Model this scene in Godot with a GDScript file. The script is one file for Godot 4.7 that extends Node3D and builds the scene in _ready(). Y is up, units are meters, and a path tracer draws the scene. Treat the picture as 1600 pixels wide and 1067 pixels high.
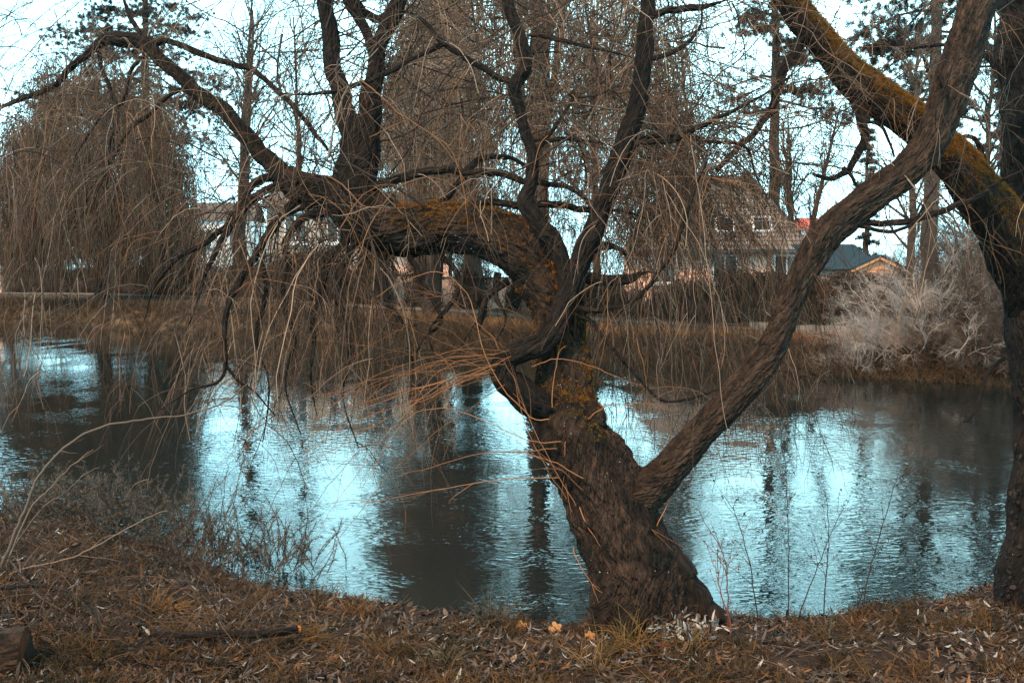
extends Node3D
# A leaning willow on a pond bank in winter: bare twigs, dark water, gardens and houses on the far bank.
# Metres, y up. Water level is y = 0; the camera stands on the near bank and looks along -z.

const FOCAL := 1555.0                       # focal length of the photograph in its own pixels
const EYE := Vector3(0, 2.0, 0)
const PITCH := 0.06005                      # radians the camera looks down
const FAR_O := Vector3(9.3, 0, -19.0)       # far waterline: a point, the way it runs and the way inland
const FAR_E := Vector3(-0.762, 0, -0.647)
const FAR_N := Vector3(0.647, 0, -0.762)

var rng := RandomNumberGenerator.new()
var lump := FastNoiseLite.new()
var ridge := FastNoiseLite.new()
var mats := {}
var clump_meshes := {}
var taken := {}
var set_back := 0.0                         # metres added to the depth of every point of the tree being built

# ------------------------------------------------------------------ geometry collector
class MB:
	var v := PackedVector3Array()
	var n := PackedVector3Array()
	var u := PackedVector2Array()
	var c := PackedColorArray()
	var i := PackedInt32Array()

	func tube(pts: PackedVector3Array, rads: PackedFloat32Array, sides: int, col: Color) -> void:
		var m := pts.size()
		if m < 2:
			return
		var t := (pts[1] - pts[0]).normalized()
		var a := t.cross(Vector3(0.31, 0.17, 0.93)).normalized()
		var base := v.size()
		var along := 0.0
		var cs := []
		for j in sides + 1:
			var ang := TAU * j / sides
			cs.append(Vector2(cos(ang), sin(ang)))
		for k in m:
			if k > 0:
				along += pts[k].distance_to(pts[k - 1])
			var t2 := (pts[mini(k + 1, m - 1)] - pts[maxi(k - 1, 0)])
			if t2.length_squared() > 1e-12:
				t = t2.normalized()
			a = (a - t * a.dot(t)).normalized()
			var b := t.cross(a)
			var r := rads[k]
			for j in sides + 1:
				var o: Vector3 = a * cs[j].x + b * cs[j].y
				v.append(pts[k] + o * r)
				n.append(o)
				u.append(Vector2(TAU * r * j / sides, along))
				c.append(col)
		var row := sides + 1
		for k in m - 1:
			for j in sides:
				var p := base + k * row + j
				i.append_array([p, p + row, p + 1, p + 1, p + row, p + row + 1])

	func quad(p0: Vector3, p1: Vector3, p2: Vector3, p3: Vector3, col: Color) -> void:
		# corners clockwise as seen from the front
		var nn := (p2 - p0).cross(p1 - p0).normalized()
		var b := v.size()
		for p in [p0, p1, p2, p3]:
			v.append(p)
			n.append(nn)
			c.append(col)
		var w := p0.distance_to(p1)
		var h := p1.distance_to(p2)
		u.append_array([Vector2(0, 0), Vector2(w, 0), Vector2(w, h), Vector2(0, h)])
		i.append_array([b, b + 1, b + 2, b, b + 2, b + 3])

	func box(x: Transform3D, size: Vector3, col := Color.WHITE) -> void:
		var h := size * 0.5
		for f in [[Vector3.RIGHT, Vector3.UP, Vector3.BACK], [Vector3.LEFT, Vector3.UP, Vector3.FORWARD], [Vector3.UP, Vector3.BACK, Vector3.RIGHT], [Vector3.DOWN, Vector3.FORWARD, Vector3.RIGHT], [Vector3.BACK, Vector3.UP, Vector3.LEFT], [Vector3.FORWARD, Vector3.UP, Vector3.RIGHT]]:
			var d: Vector3 = f[0] * h
			var a: Vector3 = f[1] * h
			var b: Vector3 = f[2] * h
			var p0 := d - a - b
			var p1 := d + a - b
			var p2 := d + a + b
			var p3 := d - a + b
			if (p2 - p0).cross(p1 - p0).dot(d) < 0.0:
				quad(x * p0, x * p3, x * p2, x * p1, col)
			else:
				quad(x * p0, x * p1, x * p2, x * p3, col)

	func blade(p: Vector3, d: Vector3, side: Vector3, length: float, width: float, bend: Vector3, segs: int, col: Color) -> void:
		# a tapering strip: grass, needle, long leaf
		var b := v.size()
		var q := p
		var dd := d
		for k in segs + 1:
			var f := float(k) / segs
			var w := width * (1.0 - f * f) * 0.5 + 0.0002
			var nn := side.cross(dd).normalized()
			v.append_array([q - side * w, q + side * w])
			n.append_array([nn, nn])
			u.append_array([Vector2(0, f), Vector2(1, f)])
			c.append_array([col, col])
			dd = (dd + bend / segs).normalized()
			q += dd * (length / segs)
		for k in segs:
			var z := b + k * 2
			i.append_array([z, z + 2, z + 1, z + 1, z + 2, z + 3])

	func leaf(p: Vector3, d: Vector3, side: Vector3, length: float, width: float, curl: float, fold: float, col: Color) -> void:
		# a pointed leaf, folded along its midrib and curled along its length
		var up := side.cross(d).normalized()
		var b := v.size()
		var segs := 4
		var q := p
		var dd := d
		for k in segs + 1:
			var f := float(k) / segs
			var w := width * 0.5 * pow(sin(PI * clampf(f * 0.94 + 0.03, 0, 1)), 0.8)
			var uu := side.cross(dd).normalized()
			v.append_array([q - side * w + uu * w * fold, q, q + side * w + uu * w * fold])
			n.append_array([(uu + side * fold * 0.6).normalized(), uu, (uu - side * fold * 0.6).normalized()])
			u.append_array([Vector2(0, f), Vector2(0.5, f), Vector2(1, f)])
			c.append_array([col, col, col])
			dd = (dd + up * curl / segs).normalized()
			q += dd * (length / segs)
		for k in segs:
			var z := b + k * 3
			i.append_array([z, z + 3, z + 1, z + 1, z + 3, z + 4, z + 1, z + 4, z + 2, z + 2, z + 4, z + 5])

	func mesh(mat: Material) -> ArrayMesh:
		var arr := []
		arr.resize(Mesh.ARRAY_MAX)
		arr[Mesh.ARRAY_VERTEX] = v
		arr[Mesh.ARRAY_NORMAL] = n
		arr[Mesh.ARRAY_TEX_UV] = u
		arr[Mesh.ARRAY_COLOR] = c
		arr[Mesh.ARRAY_INDEX] = i
		var am := ArrayMesh.new()
		am.add_surface_from_arrays(Mesh.PRIMITIVE_TRIANGLES, arr)
		am.surface_set_material(0, mat)
		return am

# ------------------------------------------------------------------ where things stand
func spot(px: float, py: float, depth: float) -> Vector3:
	# the point seen at a place of the photograph, DEPTH metres in front of the camera
	var fw := Vector3(0, -sin(PITCH), -cos(PITCH))
	var up := Vector3(0, cos(PITCH), -sin(PITCH))
	return EYE + (depth + set_back) * (fw + Vector3.RIGHT * ((px - 800.0) / FOCAL) + up * ((533.5 - py) / FOCAL))

func far(s: float, t: float) -> Vector3:
	# a point of the far bank: S metres leftwards along the waterline, T metres inland
	var p := FAR_O + FAR_E * s + FAR_N * t
	p.y = far_height(s, t)
	return p

func far_px(px: float, t: float) -> Vector3:
	# the point of the far bank T metres inland in the direction of a column of the photograph
	var dir := Vector3((px - 800.0) / FOCAL, 0, -1)
	var k := (FAR_O.dot(FAR_N) + t) / dir.dot(FAR_N)
	var q := dir * k
	return far((q - FAR_O).dot(FAR_E), t)

func far_height(s: float, t: float) -> float:
	var top := lerpf(0.55, 1.3, smoothstep(0.0, 42.0, s))
	var h := -0.35 + (0.35 + top * 0.72) * smoothstep(-0.5, 1.7, t) + top * 0.28 * smoothstep(1.5, 7.0, t)
	return h + lump.get_noise_2d(s * 6.0, t * 6.0) * 0.09 * smoothstep(0.0, 1.0, t)

const EDGE := [[-30.0, -12.0], [-9.0, -10.2], [-4.6, -8.2], [-3.3, -7.8], [-2.3, -7.0], [-1.6, -6.4], [-0.95, -6.15], [-0.38, -5.9], [0.36, -5.68], [1.1, -5.75], [1.65, -5.75], [2.3, -5.95], [3.0, -6.3], [3.8, -6.9], [6.0, -7.6], [30.0, -12.0]]

func edge_z(x: float) -> float:
	for k in EDGE.size() - 1:
		if x <= EDGE[k + 1][0]:
			return lerpf(EDGE[k][1], EDGE[k + 1][1], smoothstep(0.0, 1.0, (x - EDGE[k][0]) / (EDGE[k + 1][0] - EDGE[k][0])) * 0.5 + 0.5 * (x - EDGE[k][0]) / (EDGE[k + 1][0] - EDGE[k][0]))
	return EDGE[-1][1]

func near_height(x: float, z: float) -> float:
	var inland := z - edge_z(x) + lump.get_noise_2d(x * 40.0, z * 40.0) * 0.12
	var h := -0.45 + 0.53 * smoothstep(-0.5, 0.22, inland) + 0.13 * smoothstep(0.1, 1.1, inland) + 0.10 * smoothstep(1.0, 4.0, inland)
	h += 0.12 * smoothstep(-1.2, -3.2, x) * smoothstep(0.1, 0.9, inland)
	h += 0.10 * exp(-(pow(x - 0.76, 2.0) + pow(z + 5.2, 2.0)) / 0.16)
	return h + (lump.get_noise_2d(x * 30.0 + 90.0, z * 30.0) * 0.05 + lump.get_noise_2d(x * 110.0, z * 110.0 + 40.0) * 0.022) * smoothstep(-0.1, 0.4, inland)

func near_spot(px: float, py: float) -> Vector3:
	# where the line of sight through a place of the photograph meets the near bank
	var d := 4.0
	while d < 12.0:
		var p := spot(px, py, d)
		if p.y <= near_height(p.x, p.z):
			return p
		d += 0.02
	return spot(px, py, 6.0)

# ------------------------------------------------------------------ objects
func numbered(called: String) -> String:
	taken[called] = taken.get(called, -1) + 1
	return called if taken[called] == 0 else "%s_%03d" % [called, taken[called]]

func thing(called: String, label: String, category: String, base: Vector3, group := "") -> Node3D:
	var o := Node3D.new()
	o.name = numbered(called)
	add_child(o)
	o.position = base
	tag(o, label, category, group)
	return o

func tag(o: Node, label: String, category: String, group := "", kind := "") -> void:
	if label: o.set_meta("label", label)
	if category: o.set_meta("category", category)
	if group: o.set_meta("group", group)
	if kind: o.set_meta("kind", kind)

func part(parent: Node, called: String, mb: MB, mat: Material, kind := "") -> MeshInstance3D:
	# geometry is given in world metres; the part undoes the offset of the thing it belongs to
	var o := MeshInstance3D.new()
	o.name = called
	o.mesh = mb.mesh(mat)
	parent.add_child(o, true)
	var up: Node = parent
	var off := Vector3.ZERO
	while up != self:
		off += up.position
		up = up.get_parent()
	o.position = -off
	if kind: o.set_meta("kind", kind)
	return o

func scatter(parent: Node, called: String, mesh: Mesh, places: Array, colors: Array, kind := "stuff") -> MultiMeshInstance3D:
	var mm := MultiMesh.new()
	mm.transform_format = MultiMesh.TRANSFORM_3D
	mm.use_colors = true
	mm.mesh = mesh
	mm.instance_count = places.size()
	for k in places.size():
		mm.set_instance_transform(k, places[k])
		mm.set_instance_color(k, colors[k])
	var o := MultiMeshInstance3D.new()
	o.name = called if parent != self else numbered(called)
	o.multimesh = mm
	parent.add_child(o, true)
	if parent != self:
		o.position = -parent.position
	o.set_meta("kind", kind)
	return o

# ------------------------------------------------------------------ materials
func lin(r: float, g: float, b: float) -> Color:
	return Color(r, g, b).linear_to_srgb()

func noise_image(size: int, freq: float, octaves: int, kind: int, seed_: int, fractal := FastNoiseLite.FRACTAL_FBM) -> Image:
	var f := FastNoiseLite.new()
	f.noise_type = kind
	f.seed = seed_
	f.frequency = freq
	f.fractal_type = fractal
	f.fractal_octaves = octaves
	var im := f.get_seamless_image(size, size)
	im.convert(Image.FORMAT_RGB8)
	return im

func tinted(im: Image, a: Color, b: Color) -> ImageTexture:
	# a grey picture turned into a blend of two colours (linear values)
	var out := Image.create(im.get_width(), im.get_height(), false, Image.FORMAT_RGB8)
	for y in im.get_height():
		for x in im.get_width():
			out.set_pixel(x, y, a.lerp(b, im.get_pixel(x, y).r).linear_to_srgb())
	return ImageTexture.create_from_image(out)

func plain(called: String, col: Color, rough := 0.9, spec := 0.3) -> StandardMaterial3D:
	var m := StandardMaterial3D.new()
	m.resource_name = called
	m.albedo_color = col
	m.roughness = rough
	m.metallic_specular = spec
	mats[called] = m
	return m

func vertex_mat(called: String, rough := 0.9, spec := 0.25) -> StandardMaterial3D:
	var m := plain(called, Color.WHITE, rough, spec)
	m.vertex_color_use_as_albedo = true
	return m

func ripple_texture() -> ImageTexture:
	# short wind ripples that come and go in patches over a slow swell
	var fine := noise_image(1024, 0.040, 3, FastNoiseLite.TYPE_SIMPLEX_SMOOTH, 21)
	var patch := noise_image(1024, 0.004, 2, FastNoiseLite.TYPE_SIMPLEX_SMOOTH, 22)
	var swell := noise_image(1024, 0.010, 2, FastNoiseLite.TYPE_SIMPLEX_SMOOTH, 23)
	var out := Image.create(1024, 1024, false, Image.FORMAT_RF)
	for y in 1024:
		for x in 1024:
			var k := 0.22 + 0.78 * smoothstep(0.3, 0.75, patch.get_pixel(x, y).r)
			out.set_pixel(x, y, Color((fine.get_pixel(x, y).r - 0.5) * k + 0.07 * swell.get_pixel(x, y).r + 0.45, 0, 0))
	return ImageTexture.create_from_image(out)

func make_materials() -> void:
	var cracks := FastNoiseLite.new()
	cracks.noise_type = FastNoiseLite.TYPE_CELLULAR
	cracks.cellular_return_type = FastNoiseLite.RETURN_DISTANCE2_SUB
	cracks.seed = 3
	cracks.frequency = 0.022
	cracks.fractal_octaves = 3
	cracks.domain_warp_enabled = true
	cracks.domain_warp_amplitude = 22.0
	cracks.domain_warp_frequency = 0.012
	var crack_image := cracks.get_seamless_image(512, 512)
	crack_image.convert(Image.FORMAT_RGB8)
	var furrow := ImageTexture.create_from_image(crack_image)
	var grain := noise_image(256, 0.03, 5, FastNoiseLite.TYPE_SIMPLEX_SMOOTH, 8)
	var grain_tex := tinted(grain, Color(0.12, 0.115, 0.11), Color(1.0, 0.97, 0.95))
	var bark := vertex_mat("bark", 0.8, 0.28)
	bark.albedo_texture = grain_tex
	bark.heightmap_enabled = true
	bark.heightmap_texture = furrow
	bark.heightmap_scale = 4.5
	bark.uv1_scale = Vector3(3.4, 0.95, 1)
	bark.albedo_color = lin(0.66, 0.55, 0.49)
	vertex_mat("twig", 0.7, 0.35).albedo_color = lin(0.66, 0.54, 0.47)
	vertex_mat("leaf", 0.75, 0.3).albedo_color = lin(0.54, 0.505, 0.485)
	var moss := vertex_mat("moss", 1.0, 0.1)
	moss.backlight_enabled = true
	moss.backlight = Color(0.25, 0.25, 0.25)
	var grass := vertex_mat("grass", 0.85, 0.2)
	grass.albedo_color = lin(0.42, 0.385, 0.35)
	grass.backlight_enabled = true
	grass.backlight = Color(0.3, 0.3, 0.3)
	# soil
	var soil := plain("soil", Color.WHITE, 0.95, 0.2)
	soil.albedo_texture = tinted(noise_image(512, 0.02, 6, FastNoiseLite.TYPE_SIMPLEX_SMOOTH, 5), Color(0.010, 0.007, 0.006), Color(0.045, 0.030, 0.022))
	soil.heightmap_enabled = true
	soil.heightmap_texture = ImageTexture.create_from_image(noise_image(512, 0.04, 5, FastNoiseLite.TYPE_SIMPLEX_SMOOTH, 6))
	soil.heightmap_scale = 2.0
	soil.uv1_scale = Vector3(0.8, 0.8, 1)
	var turf := plain("turf", Color.WHITE, 0.95, 0.15)
	turf.albedo_texture = tinted(noise_image(512, 0.015, 6, FastNoiseLite.TYPE_SIMPLEX_SMOOTH, 15), Color(0.035, 0.026, 0.018), Color(0.13, 0.085, 0.050))
	turf.uv1_scale = Vector3(0.25, 0.25, 1)
	turf.heightmap_enabled = true
	turf.heightmap_texture = soil.heightmap_texture
	turf.heightmap_scale = 3.0
	# water: dark, clear-surfaced, with low wind ripples drawn out across the view
	var water := plain("water", lin(0.004, 0.0085, 0.0090), 0.03, 0.39)
	water.heightmap_enabled = true
	water.heightmap_texture = ripple_texture()
	water.heightmap_scale = 0.40
	water.uv1_scale = Vector3(1.0 / 6.0, 1.0 / 3.4, 1)
	# buildings
	var wall_im := noise_image(256, 0.05, 5, FastNoiseLite.TYPE_SIMPLEX_SMOOTH, 31)
	var peach := plain("peach_plaster", Color.WHITE, 0.9, 0.3)
	peach.albedo_texture = tinted(wall_im, Color(0.62, 0.36, 0.27), Color(0.72, 0.44, 0.34))
	peach.uv1_scale = Vector3(0.4, 0.4, 1)
	var grey := plain("grey_plaster", Color.WHITE, 0.9, 0.3)
	grey.albedo_texture = tinted(wall_im, Color(0.27, 0.235, 0.205), Color(0.35, 0.31, 0.275))
	grey.uv1_scale = Vector3(0.4, 0.4, 1)
	vertex_mat("tile", 0.85, 0.3)
	plain("white_paint", lin(0.72, 0.73, 0.74), 0.5, 0.5)
	plain("glass", lin(0.02, 0.025, 0.03), 0.06, 0.5)
	plain("teal_roof", lin(0.022, 0.040, 0.055), 0.95, 0.15)
	plain("red_roof", lin(0.42, 0.10, 0.08), 0.8, 0.3)
	var wood := plain("warm_wood", Color.WHITE, 0.7, 0.3)
	wood.albedo_texture = tinted(wall_im, Color(0.50, 0.20, 0.10), Color(0.66, 0.30, 0.16))
	wood.uv1_scale = Vector3(0.5, 3.0, 1)
	plain("stone", lin(0.13, 0.112, 0.10), 0.95, 0.2)
	var gravel := plain("gravel", Color.WHITE, 0.95, 0.2)
	gravel.albedo_texture = tinted(noise_image(256, 0.09, 5, FastNoiseLite.TYPE_SIMPLEX_SMOOTH, 41), Color(0.075, 0.060, 0.050), Color(0.13, 0.108, 0.092))

# ------------------------------------------------------------------ paths
func smooth(list: Array, sub: int) -> Array:
	# list of [column, row, depth, radius in photograph pixels] -> [points, radii] of a smooth path
	var p := []
	var r := []
	for a in list:
		p.append(spot(a[0], a[1], a[2]))
		r.append(a[3] * (a[2] + set_back) / FOCAL)
	var pts := PackedVector3Array()
	var rads := PackedFloat32Array()
	for k in p.size() - 1:
		var p0: Vector3 = p[maxi(k - 1, 0)]
		var p1: Vector3 = p[k]
		var p2: Vector3 = p[k + 1]
		var p3: Vector3 = p[mini(k + 2, p.size() - 1)]
		for j in sub:
			var f := float(j) / sub
			pts.append(p1.cubic_interpolate(p2, p0, p3, f))
			rads.append(lerpf(r[k], r[k + 1], f))
	pts.append(p[-1])
	rads.append(r[-1])
	return [pts, rads]

func evened(path: Array, step: float) -> Array:
	# the same path with points an even distance apart
	var pts: PackedVector3Array = path[0]
	var rads: PackedFloat32Array = path[1]
	var op := PackedVector3Array([pts[0]])
	var orr := PackedFloat32Array([rads[0]])
	var left := step
	for k in pts.size() - 1:
		var length := pts[k].distance_to(pts[k + 1])
		var at := 0.0
		while length - at >= left:
			at += left
			op.append(pts[k].lerp(pts[k + 1], at / length))
			orr.append(lerpf(rads[k], rads[k + 1], at / length))
			left = step
		left -= length - at
	op.append(pts[-1])
	orr.append(rads[-1])
	return [op, orr]

func bark_tube(path: Array, sides: int, amp: float, across: float, along_f: float, twist: float, lumps: float, tone: Color, tone2: Color, skin := []) -> MB:
	# a limb whose bark ridges are real relief; SKIN collects [point, normal] samples of the surface
	var mb := MB.new()
	var pts: PackedVector3Array = path[0]
	var rads: PackedFloat32Array = path[1]
	var m := pts.size()
	var t := (pts[1] - pts[0]).normalized()
	var a := t.cross(Vector3(0.1, 0.2, 0.97)).normalized()
	var along := 0.0
	var row := sides + 1
	var big := rads[0]
	for r in rads:
		big = maxf(big, r)
	for k in m:
		if k > 0:
			along += pts[k].distance_to(pts[k - 1])
		t = (pts[mini(k + 1, m - 1)] - pts[maxi(k - 1, 0)]).normalized()
		a = (a - t * a.dot(t)).normalized()
		var b := t.cross(a)
		for j in row:
			var ang := TAU * (j % sides) / sides
			var o := a * cos(ang) + b * sin(ang)
			var aa := ang + along * twist
			var q := Vector3(cos(aa) * rads[k] * across, sin(aa) * rads[k] * across, along * along_f)
			var w := lump.get_noise_3d(q.x * 3.0, q.y * 3.0, q.z * 3.0)
			var rr := sqrt(clampf((ridge.get_noise_3d(q.x * 10.0 + w * 60.0, q.y * 10.0, q.z * 10.0 + w * 80.0) + 1.0) * 1.7, 0.0, 1.0)) - 0.55 + 0.4 * lump.get_noise_3d(q.x * 28.0, q.y * 28.0, q.z * 28.0)
			var h := amp * rr * clampf(rads[k] / big, 0.05, 1.0) + lumps * rads[k] * lump.get_noise_3d(cos(ang) * 70.0 + 7.0 * rads[k], sin(ang) * 70.0, along * 230.0)
			mb.v.append(pts[k] + o * (rads[k] + h))
			mb.n.append(o)
			mb.u.append(Vector2(rads[k] * TAU * j / sides, along))
			var patch := clampf(lump.get_noise_3d(cos(ang) * 90.0, sin(ang) * 90.0, along * 330.0 + 50.0) * 1.6 + 0.5, 0, 1)
			mb.c.append(tone.lerp(tone2, patch))
	for k in m - 1:
		for j in sides:
			var p := k * row + j
			mb.i.append_array([p, p + row, p + 1, p + 1, p + row, p + row + 1])
	for k in m:
		for j in row:
			var k0 := maxi(k - 1, 0) * row + j
			var k1 := mini(k + 1, m - 1) * row + j
			var j0 := k * row + (j - 1 if j > 0 else sides - 1)
			var j1 := k * row + (j + 1 if j < sides else 1)
			var nn := (mb.v[j1] - mb.v[j0]).cross(mb.v[k1] - mb.v[k0])
			if nn.length_squared() > 1e-16:
				mb.n[k * row + j] = nn.normalized()
			if j < sides:
				skin.append([mb.v[k * row + j], mb.n[k * row + j], float(k) / m])
	# closed end
	var z := mb.v.size()
	mb.v.append(pts[-1] + t * rads[-1] * 0.3)
	mb.n.append(t)
	mb.u.append(Vector2.ZERO)
	mb.c.append(tone)
	for j in sides:
		mb.i.append_array([(m - 1) * row + j, z, (m - 1) * row + j + 1])
	return mb

func rnd_dir() -> Vector3:
	return Vector3(rng.randfn(), rng.randfn(), rng.randfn()).normalized()

func hang(start: Vector3, dir: Vector3, length: float, segs: int, grav: float, wob: float) -> PackedVector3Array:
	# a twig that leaves along DIR and gives way to its weight
	var pts := PackedVector3Array([start])
	var d := dir
	var p := start
	for k in segs:
		d = (d + Vector3.DOWN * grav + Vector3(rng.randfn(), rng.randfn(), rng.randfn()) * wob).normalized()
		p += d * (length / segs)
		pts.append(p)
	return pts

func taper(count: int, r0: float, r1: float) -> PackedFloat32Array:
	var out := PackedFloat32Array()
	for k in count:
		out.append(lerpf(r0, r1, float(k) / (count - 1)))
	return out

# ------------------------------------------------------------------ the leaning willow and its neighbour
const DARK_BARK := Color(0.020, 0.0145, 0.012)
const GREY_BARK := Color(0.072, 0.050, 0.038)

func twig_color() -> Color:
	# bare willow wood: grey brown to tan, now and then orange
	var f := rng.randf()
	if f < 0.45:
		return Color(0.050, 0.033, 0.025) * rng.randf_range(0.7, 1.3)
	if f < 0.55:
		return Color(0.34, 0.27, 0.22) * rng.randf_range(0.7, 1.2)
	if f < 0.94:
		return Color(0.125, 0.080, 0.054) * rng.randf_range(0.7, 1.3)
	return Color(0.24, 0.125, 0.060) * rng.randf_range(0.7, 1.2)

func spray(mb: MB, start: Vector3, dir: Vector3, length: float, r0: float, twigs: int, twig_len: float, grav: float, col: Color) -> void:
	# a thin side branch with hanging twigs along it
	var pts := hang(start, dir, length, 9, grav, 0.13)
	mb.tube(pts, taper(pts.size(), r0, 0.0018), 4, col)
	for k in twigs:
		var f := rng.randf_range(0.15, 1.0) * (pts.size() - 1)
		var q := pts[int(f)].lerp(pts[mini(int(f) + 1, pts.size() - 1)], f - int(f))
		var along := (pts[mini(int(f) + 1, pts.size() - 1)] - pts[maxi(int(f) - 1, 0)]).normalized()
		var d := (along * 0.8 + rnd_dir() * 0.9).normalized()
		var c := twig_color()
		var len2 := twig_len * rng.randf_range(0.35, 1.25)
		var tp := hang(q, d, len2, 8, 0.20, 0.11)
		mb.tube(tp, taper(tp.size(), rng.randf_range(0.0011, 0.0022), 0.0006), 3, c)
		if rng.randf() < 0.6:
			var z := rng.randi_range(2, 6)
			var t3 := hang(tp[z], (tp[z] - tp[z - 1]).normalized() + rnd_dir() * 0.7, len2 * 0.45, 5, 0.2, 0.12)
			mb.tube(t3, taper(t3.size(), 0.0013, 0.0006), 3, c)

func branch(parent: Node, called: String, list: Array, tone := DARK_BARK, tone2 := Color(0.036, 0.027, 0.022)) -> Array:
	var path := evened(smooth(list, 8), 0.022)
	for k in path[0].size():
		var j: float = path[1][k]
		path[0][k] += Vector3(lump.get_noise_2d(k * 9.0, j * 900.0), lump.get_noise_2d(k * 9.0, 300.0 + j * 900.0), 0) * minf(j * 0.9, 0.02)
	var big: float = path[1][0]
	var mb := bark_tube(path, 8 if big < 0.02 else (18 if big < 0.045 else (36 if big < 0.08 else 72)), big * 0.16, 160.0 if big > 0.03 else 260.0, 40.0, 0.6, 0.22, tone, tone2)
	part(parent, called, mb, mats.bark)
	return path

func shoot(parent: Node, list: Array, r0: float, col: Color) -> void:
	var path := smooth(list, 5)
	var n: int = path[0].size()
	var kink := Vector3.ZERO
	for k in n:
		kink += Vector3(rng.randfn(), rng.randfn(), rng.randfn()) * 0.0035
		path[0][k] += kink
	var mb := MB.new()
	mb.tube(path[0], taper(n, r0, 0.0011), 5, col)
	# side buds and a forked tip
	for m in rng.randi_range(0, 3) if n > 8 else 0:
		var k := rng.randi_range(n / 2, n - 3)
		var tp := hang(path[0][k], (path[0][k + 1] - path[0][k]).normalized() + rnd_dir() * 0.4, rng.randf_range(0.15, 0.4), 5, 0.05, 0.08)
		mb.tube(tp, taper(tp.size(), r0 * 0.55, 0.0008), 3, col)
	part(parent, "shoot", mb, mats.twig)

func moss_cover(parent: Node, skin: Array, want: int, top_bias: float, from: float, to: float, tone: Color, tone2: Color, size: float) -> void:
	# tufts of moss where the limb faces the sky, in patches
	var places := []
	var colors := []
	var tries := 0
	while places.size() < want and tries < want * 60:
		tries += 1
		var s: Array = skin[rng.randi() % skin.size()]
		var p: Vector3 = s[0]
		var n: Vector3 = s[1]
		if s[2] < from or s[2] > to:
			continue
		var keep: float = n.y * 1.2 - top_bias + lump.get_noise_3d(p.x * 260.0, p.y * 260.0, p.z * 260.0) * 1.1
		if rng.randf() > keep:
			continue
		var y := (n + rnd_dir() * 0.35).normalized()
		var x := y.cross(rnd_dir()).normalized()
		var k := size * rng.randf_range(0.6, 1.4)
		places.append(Transform3D(Basis(x * k, y * k, x.cross(y) * k), p - n * 0.002))
		colors.append(tone.lerp(tone2, rng.randf()))
	scatter(parent, "moss", clump_meshes.moss, places, colors)

func flakes(parent: Node, called: String, skin: Array, want: int, size: float, tone: Color, facing := Vector3(0, 0, 1), patch := 0.1) -> void:
	var places := []
	var colors := []
	var tries := 0
	while places.size() < want and tries < want * 200:
		tries += 1
		var s: Array = skin[rng.randi() % skin.size()]
		var p: Vector3 = s[0]
		var n: Vector3 = s[1]
		if n.dot(facing) < 0.1 or lump.get_noise_3d(p.x * 330.0 + 99.0, p.y * 330.0, p.z * 330.0) < patch:
			continue
		var x := n.cross(rnd_dir()).normalized()
		var k := size * rng.randf_range(0.4, 1.5)
		var y := (n + rnd_dir() * 0.3).normalized()
		places.append(Transform3D(Basis(x * k, y * k, x.cross(y) * k), p + n * 0.002))
		colors.append(tone * rng.randf_range(0.6, 1.2))
	scatter(parent, called, clump_meshes.flake, places, colors)

func make_small_clumps() -> void:
	var mb := MB.new()
	for k in 14:
		var d := (Vector3.UP + rnd_dir() * 0.75).normalized()
		mb.blade(Vector3(rng.randfn() * 0.35, 0, rng.randfn() * 0.35), d, d.cross(rnd_dir()).normalized(), rng.randf_range(0.6, 1.3), 0.10, rnd_dir() * 0.9, 2, Color.WHITE)
	clump_meshes.moss = mb.mesh(mats.moss)
	mb = MB.new()
	var ring := []
	for k in 7:
		ring.append(Vector3(cos(TAU * k / 7), 0.08 * rng.randf(), sin(TAU * k / 7)) * rng.randf_range(0.6, 1.1))
	for k in 7:
		mb.quad(Vector3(0, 0.2, 0), ring[k], (ring[k] + ring[(k + 1) % 7]) * 0.52, ring[(k + 1) % 7], Color.WHITE)
	clump_meshes.flake = mb.mesh(mats.leaf)

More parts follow.
